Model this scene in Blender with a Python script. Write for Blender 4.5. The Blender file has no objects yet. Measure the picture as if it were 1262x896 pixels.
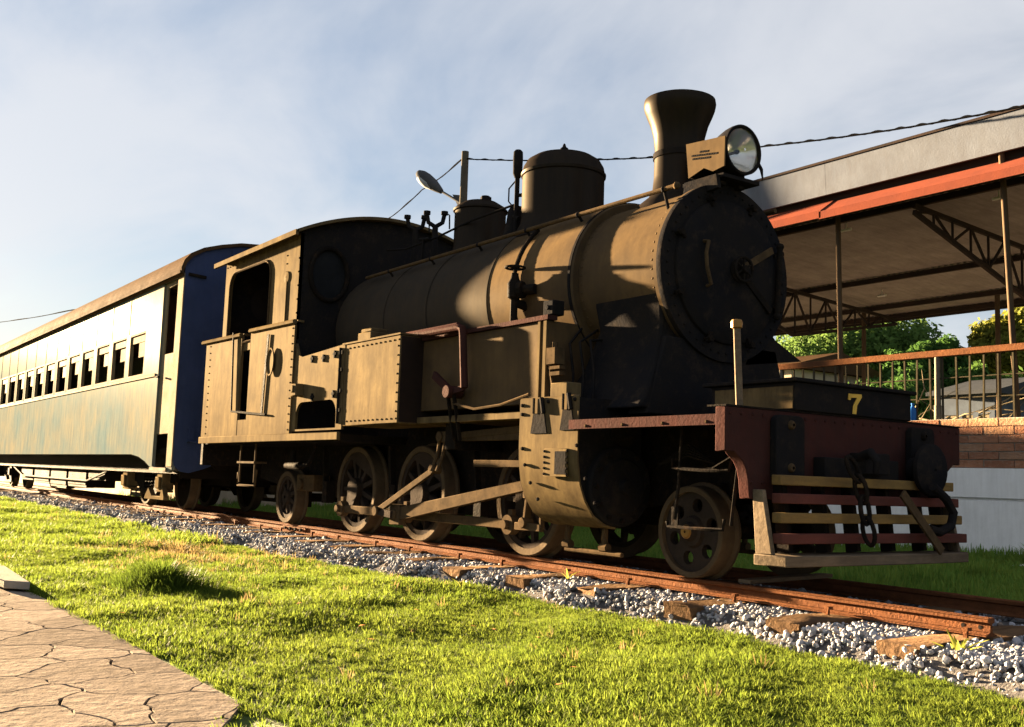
import bpy, bmesh, math, random
import numpy as np
from mathutils import Vector, Matrix
from mathutils.geometry import tessellate_polygon
R_ = math.radians
random.seed(7); rng = np.random.default_rng(7)
scn = bpy.context.scene
COL = scn.collection

# ------------------------------------------------------------------ camera
CAM = np.array([0, -5.93, 0.65]); FPX = 1293.2; PPX, PPY = 631.0, 448.0
_a, _b, _c = R_(-55.264), R_(6.291), R_(1.964)
_f = np.array([math.sin(_a), math.cos(_a), 0]); _r = np.array([math.cos(_a), -math.sin(_a), 0]); _u = np.array([0, 0, 1.0])
F2 = _f*math.cos(_b)+_u*math.sin(_b); U2 = _u*math.cos(_b)-_f*math.sin(_b)
R3 = _r*math.cos(_c)+U2*math.sin(_c); U3 = U2*math.cos(_c)-_r*math.sin(_c)
cd = bpy.data.cameras.new('camera'); cam = bpy.data.objects.new('camera', cd); COL.objects.link(cam)
M = Matrix.Identity(4)
for i in range(3):
    M[i][0] = R3[i]; M[i][1] = U3[i]; M[i][2] = -F2[i]; M[i][3] = CAM[i]
cam.matrix_world = M
cd.sensor_width = 36; cd.lens = FPX/1262*36; cd.clip_start = 0.05; cd.clip_end = 3000
scn.camera = cam

# ------------------------------------------------------------------ light
SUN_AZ, SUN_EL = 9.3, 7.2            # degrees from -X towards -Y ; elevation
SUN = Vector((-math.cos(R_(SUN_AZ))*math.cos(R_(SUN_EL)), -math.sin(R_(SUN_AZ))*math.cos(R_(SUN_EL)), math.sin(R_(SUN_EL))))
sd = bpy.data.lights.new('sun', 'SUN'); sd.energy = 5.0; sd.angle = R_(1.0); sd.color = (1.0, 0.715, 0.4)
so = bpy.data.objects.new('sun', sd); COL.objects.link(so)
so.rotation_euler = SUN.to_track_quat('Z', 'Y').to_euler()
so.location = (-20, -10, 20)
scn.view_settings.view_transform = 'Standard'; scn.view_settings.look = 'None'
scn.view_settings.exposure = 4.6; scn.view_settings.gamma = 1.0; scn.view_settings.use_curve_mapping = False

w = bpy.data.worlds.new('World'); scn.world = w; w.use_nodes = True
nt = w.node_tree; nt.nodes.clear(); N = nt.nodes.new; LK = nt.links.new
out = N('ShaderNodeOutputWorld'); bg = N('ShaderNodeBackground'); bg.inputs['Strength'].default_value = 0.05
sky = N('ShaderNodeTexSky'); sky.sky_type = 'NISHITA'; sky.sun_disc = False
sky.sun_elevation = R_(SUN_EL); sky.sun_rotation = math.atan2(SUN.x, SUN.y)
sky.altitude = 100; sky.air_density = 1.0; sky.dust_density = 0.7; sky.ozone_density = 3.0
tc = N('ShaderNodeTexCoord'); sep = N('ShaderNodeSeparateXYZ'); LK(tc.outputs['Generated'], sep.inputs[0])
zz = N('ShaderNodeMath'); zz.operation = 'MAXIMUM'; zz.inputs[1].default_value = 0.0; LK(sep.outputs['Z'], zz.inputs[0])
za = N('ShaderNodeMath'); za.operation = 'ADD'; za.inputs[1].default_value = 0.22; LK(zz.outputs[0], za.inputs[0])
cb = N('ShaderNodeCombineXYZ')
for k in 'XY':
    d = N('ShaderNodeMath'); d.operation = 'DIVIDE'; LK(sep.outputs[k], d.inputs[0]); LK(za.outputs[0], d.inputs[1]); LK(d.outputs[0], cb.inputs[k])
mp = N('ShaderNodeMapping'); mp.inputs['Rotation'].default_value = (0, 0, 0.5); mp.inputs['Scale'].default_value = (0.8, 1.3, 1); mp.inputs['Location'].default_value = (3.1, 0.4, 0)
LK(cb.outputs[0], mp.inputs[0])
n1 = N('ShaderNodeTexNoise'); n1.inputs['Scale'].default_value = 1.1; n1.inputs['Detail'].default_value = 7; n1.inputs['Roughness'].default_value = 0.55; n1.inputs['Distortion'].default_value = 0.5
LK(mp.outputs[0], n1.inputs['Vector'])
cr = N('ShaderNodeMapRange'); cr.inputs['From Min'].default_value = 0.27; cr.inputs['From Max'].default_value = 0.62; cr.interpolation_type = 'SMOOTHSTEP'
LK(n1.outputs['Fac'], cr.inputs['Value'])
cr.inputs['To Min'].default_value = 0.38; cr.inputs['To Max'].default_value = 0.95
veil = N('ShaderNodeHueSaturation'); veil.inputs['Saturation'].default_value = 1.25; veil.inputs['Value'].default_value = 0.13; LK(sky.outputs[0], veil.inputs['Color'])
dim = N('ShaderNodeMix'); dim.data_type = 'RGBA'; dim.inputs['Factor'].default_value = 0.85; dim.inputs['B'].default_value = (0.72, 0.725, 0.75, 1); LK(veil.outputs[0], dim.inputs['A'])
mx = N('ShaderNodeMix'); mx.data_type = 'RGBA'; LK(cr.outputs[0], mx.inputs['Factor']); LK(veil.outputs[0], mx.inputs['A']); LK(dim.outputs['Result'], mx.inputs['B'])
LK(mx.outputs['Result'], bg.inputs['Color']); LK(bg.outputs[0], out.inputs[0])

# ------------------------------------------------------------------ photo pixel -> place
def S(px, py, ax, v):
    q = np.array([px-PPX, py-PPY]); d = R3*q[0]-U3*q[1]+F2*FPX
    return CAM+d*((v-CAM[ax])/d[ax])
def XZ(px, py, y): p = S(px, py, 1, y); return (float(p[0]), float(p[2]))
def YZ(px, py, x): p = S(px, py, 0, x); return (float(p[1]), float(p[2]))
def V3(px, py, ax, v): return Vector([float(t) for t in S(px, py, ax, v)])

# ------------------------------------------------------------------ mesh builder
class MB:
    def __init__(s): s.v = []; s.f = []
    def add(s, v, f):
        o = len(s.v); s.v += [tuple(p) for p in v]; s.f += [tuple(i+o for i in q) for q in f]; return s
    def box(s, x0, x1, y0, y1, z0, z1):
        v = [(x, y, z) for x in (x0, x1) for y in (y0, y1) for z in (z0, z1)]
        if (x1-x0)*(y1-y0)*(z1-z0) < 0: pass
        return s.add(v, [(0, 1, 3, 2), (4, 6, 7, 5), (0, 4, 5, 1), (2, 3, 7, 6), (0, 2, 6, 4), (1, 5, 7, 3)])
    def bar(s, p, q, wd, ht, up=(0, 0, 1)):
        p, q = Vector(p), Vector(q); d = (q-p).normalized(); u = Vector(up); a = d.cross(u)
        if a.length < 1e-4: a = d.cross(Vector((1, 0, 0)))
        a.normalize(); b = a.cross(d); v = []
        for e in (p, q):
            for i, j in ((-1, -1), (1, -1), (1, 1), (-1, 1)): v.append(e+a*(i*wd/2)+b*(j*ht/2))
        return s.add(v, [(3, 2, 1, 0), (4, 5, 6, 7), (0, 1, 5, 4), (1, 2, 6, 5), (2, 3, 7, 6), (3, 0, 4, 7)])
    def tube(s, pts, r, n=8, caps=True):
        pts = [Vector(p) for p in pts]; rr = r if isinstance(r, (list, tuple)) else [r]*len(pts)
        prev = None; v = []; f = []
        for i, p in enumerate(pts):
            d = (pts[min(i+1, len(pts)-1)]-pts[max(i-1, 0)])
            d = d.normalized() if d.length > 1e-9 else Vector((0, 0, 1))
            a = (prev-d*prev.dot(d)) if prev is not None else d.cross(Vector((0.31, 0.2, 0.93)))
            if a.length < 1e-5: a = d.cross(Vector((1, 0, 0)))
            a.normalize(); prev = a; b = d.cross(a)
            for k in range(n):
                t = 2*math.pi*k/n; v.append(p+(a*math.cos(t)+b*math.sin(t))*rr[i])
        for i in range(len(pts)-1):
            for k in range(n): f.append((i*n+k, i*n+(k+1) % n, (i+1)*n+(k+1) % n, (i+1)*n+k))
        if caps: f.append(tuple(range(n-1, -1, -1))); f.append(tuple(range((len(pts)-1)*n, len(pts)*n)))
        return s.add(v, f)
    def cyl(s, p, q, r, n=24, r2=None): return s.tube([p, q], [r, r if r2 is None else r2], n)
    def lathe(s, prof, o, axis, n=48):
        """prof: (radius, distance along axis)"""
        ax = Vector(axis).normalized(); a = ax.cross(Vector((0, 0, 1)))
        if a.length < 1e-4: a = Vector((1, 0, 0))
        a.normalize(); b = ax.cross(a); o = Vector(o); v = []; f = []
        for r, h in prof:
            for k in range(n):
                t = 2*math.pi*k/n; v.append(o+ax*h+(a*math.cos(t)+b*math.sin(t))*max(r, 1e-4))
        for i in range(len(prof)-1):
            for k in range(n): f.append((i*n+k, i*n+(k+1) % n, (i+1)*n+(k+1) % n, (i+1)*n+k))
        return s.add(v, f)
    def prism(s, outer, ax, a, b, holes=()):
        """2-D outline extruded along axis ax (0: outline is (y,z); 1: (x,z); 2: (x,y)) from a to b"""
        def P(q, t):
            return (t, q[0], q[1]) if ax == 0 else ((q[0], t, q[1]) if ax == 1 else (q[0], q[1], t))
        loops = [list(outer)]+[list(h) for h in holes]
        flat = [q for l in loops for q in l]; n = len(flat)
        tri = tessellate_polygon([[Vector((q[0], q[1], 0)) for q in l] for l in loops])
        v = [P(q, a) for q in flat]+[P(q, b) for q in flat]
        if len(loops) == 1: f = [tuple(range(n)), tuple(range(2*n-1, n-1, -1))]
        else: f = [tuple(t) for t in tri]+[tuple(i+n for i in reversed(t)) for t in tri]
        o = 0
        for l in loops:
            m = len(l)
            for i in range(m): j = (i+1) % m; f.append((o+i, o+j, o+j+n, o+i+n))
            o += m
        return s.add(v, f)
    def ball(s, c, r, n=10, sc=(1, 1, 1)):
        c = Vector(c); v = [c+Vector((0, 0, -r*sc[2]))]; f = []; m = n//2
        for i in range(1, m):
            t = -math.pi/2+math.pi*i/m
            for k in range(n):
                u = 2*math.pi*k/n; v.append(c+Vector((math.cos(t)*math.cos(u)*r*sc[0], math.cos(t)*math.sin(u)*r*sc[1], math.sin(t)*r*sc[2])))
        v.append(c+Vector((0, 0, r*sc[2]))); L = len(v)-1
        for k in range(n):
            f.append((0, 1+(k+1) % n, 1+k)); f.append((L, L-n+k, L-n+(k+1) % n))
        for i in range(m-2):
            for k in range(n): f.append((1+i*n+k, 1+i*n+(k+1) % n, 1+(i+1)*n+(k+1) % n, 1+(i+1)*n+k))
        return s.add(v, f)
    def mesh(s, name, o=(0, 0, 0), smooth=35):
        me = bpy.data.meshes.new(name)
        me.from_pydata([(p[0]-o[0], p[1]-o[1], p[2]-o[2]) for p in s.v], [], s.f)
        bm = bmesh.new(); bm.from_mesh(me); bmesh.ops.recalc_face_normals(bm, faces=bm.faces); bm.to_mesh(me); bm.free()
        if smooth:
            me.polygons.foreach_set('use_smooth', [True]*len(me.polygons)); me.set_sharp_from_angle(angle=R_(smooth))
        return me

def obj(name, mb, m, parent=None, o=None, bev=0.0, smooth=35, loc=None):
    """link ONE mesh object; coordinates in mb are world coordinates"""
    base = Vector(o) if o is not None else Vector((0, 0, 0))
    me = mb.mesh(name, base, smooth) if isinstance(mb, MB) else mb
    if m is not None and not me.materials: me.materials.append(m)
    ob = bpy.data.objects.new(name, me); COL.objects.link(ob)
    if parent is not None:
        ob.parent = parent; ob.location = base-wpos(parent)
    else: ob.location = base
    if loc is not None: ob.location = loc
    if bev:
        b = ob.modifiers.new('bevel', 'BEVEL'); b.width = bev; b.segments = 2; b.limit_method = 'ANGLE'; b.angle_limit = R_(40)
    return ob
def wpos(o):
    p = Vector(o.location)
    while o.parent is not None: o = o.parent; p += Vector(o.location)
    return p
def tag(o, label=None, cat=None, group=None, kind=None):
    if label: o['label'] = label
    if cat: o['category'] = cat
    if group: o['group'] = group
    if kind: o['kind'] = kind
    return o
def thing(name, label, cat, loc, group=None):
    o = bpy.data.objects.new(name, None); COL.objects.link(o); o.location = loc; o.empty_display_size = 0.2
    return tag(o, label, cat, group)

# ------------------------------------------------------------------ materials
def mat(name, c1, c2=None, rough=0.6, metal=0.0, scale=3.0, streak=0.0, bump=0.15, bscale=40, spec=0.12, c3=None, c3amt=0.35, rvar=0.12, sscale=(5, 5, 0.5), gloss=None, k=0.72):
    c1 = tuple(x*k for x in c1); c2 = tuple(x*k for x in c2) if c2 else None; c3 = tuple(x*k for x in c3) if c3 else None
    m = bpy.data.materials.new(name); m.use_nodes = True; t = m.node_tree; t.nodes.clear(); n = t.nodes.new; l = t.links.new
    o = n('ShaderNodeOutputMaterial'); p = n('ShaderNodeBsdfPrincipled'); l(p.outputs[0], o.inputs[0])
    p.inputs['Metallic'].default_value = metal; p.inputs['Specular IOR Level'].default_value = spec*0.02 if metal < 0.5 else spec
    g = n('ShaderNodeNewGeometry'); c2 = c2 or tuple(x*0.6 for x in c1)
    a = n('ShaderNodeTexNoise'); a.inputs['Scale'].default_value = scale; a.inputs['Detail'].default_value = 8; a.inputs['Roughness'].default_value = 0.65
    l(g.outputs['Position'], a.inputs['Vector'])
    r = n('ShaderNodeMapRange'); r.inputs['From Min'].default_value = 0.34; r.inputs['From Max'].default_value = 0.68; l(a.outputs['Fac'], r.inputs['Value'])
    mxx = n('ShaderNodeMix'); mxx.data_type = 'RGBA'; mxx.inputs['A'].default_value = (*c1, 1); mxx.inputs['B'].default_value = (*c2, 1); l(r.outputs[0], mxx.inputs['Factor'])
    colr = mxx.outputs['Result']
    if streak:
        mp = n('ShaderNodeMapping'); mp.inputs['Scale'].default_value = sscale; l(g.outputs['Position'], mp.inputs[0])
        s = n('ShaderNodeTexNoise'); s.inputs['Scale'].default_value = 3.5; s.inputs['Detail'].default_value = 6; s.inputs['Roughness'].default_value = 0.7; l(mp.outputs[0], s.inputs['Vector'])
        sr = n('ShaderNodeMapRange'); sr.inputs['From Min'].default_value = 0.38; sr.inputs['From Max'].default_value = 0.7; sr.inputs['To Max'].default_value = streak; l(s.outputs['Fac'], sr.inputs['Value'])
        m2 = n('ShaderNodeMix'); m2.data_type = 'RGBA'; l(sr.outputs[0], m2.inputs['Factor']); l(colr, m2.inputs['A'])
        cc = c3 or tuple(x*0.35 for x in c1); m2.inputs['B'].default_value = (*cc, 1); colr = m2.outputs['Result']
        s3 = n('ShaderNodeTexNoise'); s3.inputs['Scale'].default_value = 9.0; s3.inputs['Detail'].default_value = 10; s3.inputs['Roughness'].default_value = 0.8; l(g.outputs['Position'], s3.inputs['Vector'])
        r3 = n('ShaderNodeMapRange'); r3.inputs['From Min'].default_value = 0.56; r3.inputs['From Max'].default_value = 0.68; r3.inputs['To Max'].default_value = 0.55*streak; l(s3.outputs['Fac'], r3.inputs['Value'])
        m3 = n('ShaderNodeMix'); m3.data_type = 'RGBA'; l(r3.outputs[0], m3.inputs['Factor']); l(colr, m3.inputs['A']); m3.inputs['B'].default_value = (*cc, 1); colr = m3.outputs['Result']
    elif c3:
        s = n('ShaderNodeTexNoise'); s.inputs['Scale'].default_value = scale*2.7; s.inputs['Detail'].default_value = 10; s.inputs['Roughness'].default_value = 0.75; l(g.outputs['Position'], s.inputs['Vector'])
        sr = n('ShaderNodeMapRange'); sr.inputs['From Min'].default_value = 0.52; sr.inputs['From Max'].default_value = 0.62; sr.inputs['To Max'].default_value = c3amt*2; l(s.outputs['Fac'], sr.inputs['Value'])
        m2 = n('ShaderNodeMix'); m2.data_type = 'RGBA'; l(sr.outputs[0], m2.inputs['Factor']); l(colr, m2.inputs['A']); m2.inputs['B'].default_value = (*c3, 1); colr = m2.outputs['Result']
    l(colr, p.inputs['Base Color'])
    rr = n('ShaderNodeMapRange'); rr.inputs['To Min'].default_value = max(0.02, rough-rvar); rr.inputs['To Max'].default_value = min(1, rough+rvar); l(a.outputs['Fac'], rr.inputs['Value']); l(rr.outputs[0], p.inputs['Roughness'])
    if bump:
        bn = n('ShaderNodeTexNoise'); bn.inputs['Scale'].default_value = bscale; bn.inputs['Detail'].default_value = 6; bn.inputs['Roughness'].default_value = 0.6; l(g.outputs['Position'], bn.inputs['Vector'])
        b = n('ShaderNodeBump'); b.inputs['Strength'].default_value = bump; b.inputs['Distance'].default_value = 0.02; l(bn.outputs['Fac'], b.inputs['Height']); l(b.outputs[0], p.inputs['Normal'])
    if gloss:
        gl = n('ShaderNodeBsdfGlossy'); gl.inputs['Roughness'].default_value = gloss[1]; gl.inputs['Color'].default_value = (1, 0.92, 0.8, 1); ms = n('ShaderNodeMixShader'); ms.inputs[0].default_value = gloss[0]
        if bump: l(b.outputs[0], gl.inputs['Normal'])
        l(p.outputs[0], ms.inputs[1]); l(gl.outputs[0], ms.inputs[2]); l(ms.outputs[0], o.inputs[0])
    return m
def leafmat(name, c1, c2, tip=None, trans=0.4, k=0.74):
    c1 = tuple(x*k for x in c1); c2 = tuple(x*k for x in c2)
    m = bpy.data.materials.new(name); m.use_nodes = True; t = m.node_tree; t.nodes.clear(); n = t.nodes.new; l = t.links.new
    o = n('ShaderNodeOutputMaterial'); oi = n('ShaderNodeObjectInfo'); g = n('ShaderNodeNewGeometry')
    a = n('ShaderNodeTexNoise'); a.inputs['Scale'].default_value = 1.3; a.inputs['Detail'].default_value = 4; l(g.outputs['Position'], a.inputs['Vector'])
    ad = n('ShaderNodeMath'); ad.operation = 'ADD'; l(a.outputs['Fac'], ad.inputs[0])
    rs = n('ShaderNodeMath'); rs.operation = 'MULTIPLY'; rs.inputs[1].default_value = 0.5; l(oi.outputs['Random'], rs.inputs[0]); l(rs.outputs[0], ad.inputs[1])
    ri = n('ShaderNodeMath'); ri.operation = 'MULTIPLY_ADD'; ri.inputs[1].default_value = 0.5; l(g.outputs['Random Per Island'], ri.inputs[0]); l(ad.outputs[0], ri.inputs[2])
    r = n('ShaderNodeMapRange'); r.inputs['From Min'].default_value = 0.5; r.inputs['From Max'].default_value = 1.4; l(ri.outputs[0], r.inputs['Value'])
    mxx = n('ShaderNodeMix'); mxx.data_type = 'RGBA'; mxx.inputs['A'].default_value = (*c1, 1); mxx.inputs['B'].default_value = (*c2, 1); l(r.outputs[0], mxx.inputs['Factor'])
    d = n('ShaderNodeBsdfPrincipled'); d.inputs['Roughness'].default_value = 0.55; d.inputs['Specular IOR Level'].default_value = 0.01; l(mxx.outputs['Result'], d.inputs['Base Color'])
    tr = n('ShaderNodeBsdfTranslucent'); hs = n('ShaderNodeHueSaturation'); hs.inputs['Value'].default_value = 1.3; hs.inputs['Hue'].default_value = 0.49; l(mxx.outputs['Result'], hs.inputs['Color']); l(hs.outputs[0], tr.inputs['Color'])
    ms = n('ShaderNodeMixShader'); ms.inputs[0].default_value = trans; l(d.outputs[0], ms.inputs[1]); l(tr.outputs[0], ms.inputs[2]); l(ms.outputs[0], o.inputs[0])
    return m

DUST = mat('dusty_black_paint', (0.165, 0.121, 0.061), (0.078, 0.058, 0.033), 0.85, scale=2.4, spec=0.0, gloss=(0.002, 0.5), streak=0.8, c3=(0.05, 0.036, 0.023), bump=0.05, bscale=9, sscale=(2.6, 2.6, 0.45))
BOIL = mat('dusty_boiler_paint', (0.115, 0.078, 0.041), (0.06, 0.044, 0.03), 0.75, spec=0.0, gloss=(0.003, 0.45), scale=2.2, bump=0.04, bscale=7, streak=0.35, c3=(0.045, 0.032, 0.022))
SOOT = mat('sooty_dome_paint', (0.015, 0.0115, 0.0095), (0.01, 0.0085, 0.0085), 0.75, spec=0.0, gloss=(0.007, 0.4), scale=2.5, bump=0.04, bscale=8, streak=0.4, c3=(0.03, 0.021, 0.013))
BOIL_SHADE = mat('shaded_boiler_paint', (0.043, 0.037, 0.031), (0.027, 0.025, 0.024), 0.75, spec=0.0, gloss=(0.004, 0.45), scale=1.8, bump=0.04, bscale=7, streak=0.45, c3=(0.058, 0.041, 0.026))  # darker boiler paint with the shade ahead of the cab put into its colour
TANKF = mat('shade_dark_tank_front', (0.03, 0.021, 0.018), (0.02, 0.016, 0.016), 0.75, spec=0.02, scale=3, bump=0.05, bscale=9)  # shade of the forward tank face put into the colour
BLACK = mat('black_sooty_paint', k=1.0, c1=(0.009, 0.0095, 0.012), c2=(0.014, 0.0125, 0.012), rough=0.7, spec=0.06, scale=2.5, bump=0.2, bscale=25, c3=(0.03, 0.023, 0.018), c3amt=0.2)
IRON = mat('oily_dark_iron', (0.018, 0.0155, 0.014), (0.011, 0.01, 0.01), 0.7, spec=0.12, scale=5, bump=0.3, bscale=50, c3=(0.045, 0.028, 0.018), c3amt=0.25)
WHEELM = mat('wheel_iron', k=1.0, c1=(0.035, 0.027, 0.023), c2=(0.022, 0.018, 0.016), rough=0.75, spec=0.1, scale=6, bump=0.25, bscale=50)
TYRE = mat('worn_tyre_steel', (0.105, 0.078, 0.052), (0.068, 0.052, 0.037), 0.7, metal=0.0, spec=0.08, scale=6, bump=0.2)
ROD = mat('dusty_steel_rod', (0.092, 0.063, 0.036), (0.055, 0.04, 0.026), 0.75, metal=0.0, spec=0.06, scale=7, bump=0.06, c3=(0.04, 0.03, 0.02), c3amt=0.3)
RED = mat('faded_red_oxide_paint', k=1.0, c1=(0.042, 0.0165, 0.015), c2=(0.027, 0.0135, 0.013), rough=0.7, spec=0.1, scale=3, streak=0.4, c3=(0.03, 0.02, 0.02), bump=0.2)
GOLD = mat('yellow_paint', k=1.0, c1=(0.5, 0.33, 0.07), c2=(0.4, 0.26, 0.06), rough=0.5, bump=0.1)
BRASS = mat('tarnished_brass', (0.34, 0.19, 0.05), (0.22, 0.12, 0.04), 0.45, metal=0.6)
SLATY = mat('yellow_painted_timber', k=1.0, c1=(0.2, 0.13, 0.045), c2=(0.12, 0.08, 0.035), rough=0.65, streak=0.6, sscale=(5, 0.6, 5), c3=(0.06, 0.045, 0.03))
SLATR = mat('red_painted_timber', k=1.0, c1=(0.1, 0.034, 0.029), c2=(0.065, 0.028, 0.024), rough=0.65, streak=0.5, sscale=(5, 0.6, 5), c3=(0.05, 0.025, 0.02))
OLDWOOD = mat('weathered_plank', (0.2, 0.155, 0.11), (0.12, 0.095, 0.07), 0.75, streak=0.7, sscale=(9, 0.8, 9), c3=(0.07, 0.055, 0.042), bump=0.15, bscale=25)
SLEEP = mat('old_sleeper_timber', (0.17, 0.105, 0.06), (0.105, 0.07, 0.045), 0.85, streak=0.7, sscale=(9, 0.7, 9), c3=(0.05, 0.03, 0.02), bump=0.7, bscale=22)
RUST = mat('rusty_rail_steel', (0.15, 0.062, 0.029), (0.095, 0.042, 0.022), 0.75, spec=0.2, scale=9, bump=0.5, bscale=60, c3=(0.09, 0.038, 0.022), c3amt=0.3)
GLASSM = bpy.data.materials.new('lens_glass'); GLASSM.use_nodes = True
_p = GLASSM.node_tree.nodes['Principled BSDF']; _p.inputs['Transmission Weight'].default_value = 1; _p.inputs['Roughness'].default_value = 0.03; _p.inputs['IOR'].default_value = 1.35
MIRROR = mat('headlamp_reflector', k=1.0, c1=(0.75, 0.74, 0.7), c2=(0.6, 0.58, 0.5), rough=0.16, metal=1.0, bump=0.12, bscale=14, rvar=0.06)
CBLUE = mat('coach_end_blue_paint', k=1.0, c1=(0.036, 0.05, 0.115), c2=(0.027, 0.037, 0.08), rough=0.5, spec=0.3, scale=1.6, streak=0.35, c3=(0.02, 0.035, 0.09), bump=0.15, bscale=8)
CSIDE = mat('faded_coach_side_paint', (0.2, 0.19, 0.15), (0.115, 0.165, 0.185), 0.8, spec=0.0, gloss=(0.0014, 0.27), scale=1.1, streak=0.6, c3=(0.065, 0.105, 0.135), bump=0.1, bscale=2.2, rvar=0.06, sscale=(3, 3, 0.5))
CTRIM = mat('cream_coach_trim', (0.22, 0.185, 0.125), (0.17, 0.145, 0.1), 0.7, spec=0.04, bump=0.15)
CROOF = mat('brown_coach_roof', (0.085, 0.05, 0.028), (0.055, 0.036, 0.022), 0.8, spec=0.04, streak=0.3, bump=0.2)
CIN = mat('coach_interior_wood', (0.1, 0.06, 0.04), (0.07, 0.045, 0.03), 0.7)
UNDER = mat('grimy_underframe', (0.011, 0.009, 0.0075), (0.018, 0.014, 0.011), 0.75, spec=0.2, bump=0.4, bscale=30)

# ------------------------------------------------------------------ geometry-node scatter for stuff
def scatter(name, pts, rots, scls, idx, sources, parent=None):
    src = bpy.data.collections.new(name+'_sources')
    for i, s in enumerate(sources): s.name = f'{name}_{i:02d}'; src.objects.link(s)
    me = bpy.data.meshes.new(name); me.from_pydata([tuple(map(float, p)) for p in pts], [], [])
    a = me.attributes.new('rot', 'FLOAT_VECTOR', 'POINT'); a.data.foreach_set('vector', np.asarray(rots, np.float32).ravel())
    a = me.attributes.new('scl', 'FLOAT_VECTOR', 'POINT'); a.data.foreach_set('vector', np.asarray(scls, np.float32).ravel())
    a = me.attributes.new('idx', 'INT', 'POINT'); a.data.foreach_set('value', np.asarray(idx, np.int32))
    ob = bpy.data.objects.new(name, me); COL.objects.link(ob)
    g = bpy.data.node_groups.new(name+'_nodes', 'GeometryNodeTree')
    g.interface.new_socket('Geometry', in_out='INPUT', socket_type='NodeSocketGeometry'); g.interface.new_socket('Geometry', in_out='OUTPUT', socket_type='NodeSocketGeometry')
    n = g.nodes.new; l = g.links.new
    gi = n('NodeGroupInput'); go = n('NodeGroupOutput'); ip = n('GeometryNodeInstanceOnPoints'); ci = n('GeometryNodeCollectionInfo')
    ci.inputs['Collection'].default_value = src; ci.inputs['Separate Children'].default_value = True; ci.inputs['Reset Children'].default_value = True
    ip.inputs['Pick Instance'].default_value = True
    def na(nm, dt):
        q = n('GeometryNodeInputNamedAttribute'); q.data_type = dt; q.inputs['Name'].default_value = nm; return q.outputs['Attribute']
    l(gi.outputs[0], ip.inputs['Points']); l(ci.outputs[0], ip.inputs['Instance']); l(na('idx', 'INT'), ip.inputs['Instance Index'])
    l(na('rot', 'FLOAT_VECTOR'), ip.inputs['Rotation']); l(na('scl', 'FLOAT_VECTOR'), ip.inputs['Scale']); l(ip.outputs[0], go.inputs[0])
    mod = ob.modifiers.new('scatter', 'NODES'); mod.node_group = g
    return ob

def circ(cx, cz, r, n=24, sx=1, sz=1, a0=0, a1=2*math.pi):
    full = abs(a1-a0-2*math.pi) < 1e-6
    m = n if full else n-1
    return [(cx+r*sx*math.cos(a0+(a1-a0)*k/m), cz+r*sz*math.sin(a0+(a1-a0)*k/m)) for k in range(n)]
def rrect(x0, x1, z0, z1, r, n=5, corners=(1, 1, 1, 1)):
    """rounded rectangle; corners: lower-left, lower-right, upper-right, upper-left"""
    out = []
    for (cx, cz, a), c in zip(((x0, z0, 180), (x1, z0, 270), (x1, z1, 0), (x0, z1, 90)), corners):
        if not c: out.append((cx, cz)); continue
        ox = cx+(r if cx == x0 else -r); oz = cz+(r if cz == z0 else -r)
        for k in range(n+1): t = R_(a+90*k/n); out.append((ox+r*math.cos(t), oz+r*math.sin(t)))
    return out

# ================================================================== GROUND AND TRACK
GZ = -0.25
def gmat():
    m = bpy.data.materials.new('grassy_earth'); m.use_nodes = True; t = m.node_tree; n = t.nodes.new; l = t.links.new
    p = t.nodes['Principled BSDF']; p.inputs['Roughness'].default_value = 0.9; p.inputs['Specular IOR Level'].default_value = 0.15
    g = n('ShaderNodeNewGeometry'); a = n('ShaderNodeTexNoise'); a.inputs['Scale'].default_value = 0.9; a.inputs['Detail'].default_value = 9; a.inputs['Roughness'].default_value = 0.7; l(g.outputs['Position'], a.inputs['Vector'])
    c = n('ShaderNodeValToRGB'); e = c.color_ramp.elements; e[0].position = 0.3; e[0].color = (0.03, 0.05, 0.009, 1); e[1].position = 0.75; e[1].color = (0.06, 0.064, 0.019, 1)
    e = c.color_ramp.elements.new(0.5); e.color = (0.042, 0.064, 0.011, 1)
    l(a.outputs['Fac'], c.inputs[0]); l(c.outputs[0], p.inputs['Base Color'])
    b2 = n('ShaderNodeTexNoise'); b2.inputs['Scale'].default_value = 25; b2.inputs['Detail'].default_value = 6; l(g.outputs['Position'], b2.inputs['Vector'])
    b = n('ShaderNodeBump'); b.inputs['Strength'].default_value = 0.8; b.inputs['Distance'].default_value = 0.05; l(b2.outputs['Fac'], b.inputs['Height']); l(b.outputs[0], p.inputs['Normal'])
    return m
GROUNDM = gmat()
def ghash(x, y):
    return 0.5+0.25*math.sin(1.3*x+0.7*y+0.4)+0.15*math.sin(2.9*x-2.1*y+1.0)+0.1*math.sin(5.3*x+4.7*y)
def gheight(x, y):
    """lawn surface, outside the track bed"""
    if y < 0:
        h = 0.055*(ghash(x, y)-0.5)
        k = min(1, max(0, (y+4.5)/1.0)); h *= k                       # level at the path edge
        k2 = min(1, max(0, (-1.15-y)/0.5)); h *= k2
        return GZ+h
    return GZ+0.03*(ghash(x, y)-0.5)*min(1, max(0, (y-1.5)/1.0))
mb = MB()
xs = [-600, -250, -120, -70, -50, -40]+[-34+0.25*i for i in range(0, 161)]+[10, 20, 40, 100, 300, 600]
ys = [-600, -200, -80, -40, -20, -12]+[-9+0.25*i for i in range(0, 73)]+[12, 16, 22, 30, 45, 80, 160, 300, 600]
for x in xs:
    for y in ys:
        mb.v.append((x, y, gheight(x, y) if (-34 <= x <= 6 and -9 <= y <= 9) else GZ))
ny = len(ys)
for i in range(len(xs)-1):
    for j in range(ny-1): mb.f.append((i*ny+j, (i+1)*ny+j, (i+1)*ny+j+1, i*ny+j+1))
tag(obj('ground', mb, GROUNDM), kind='structure')

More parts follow.
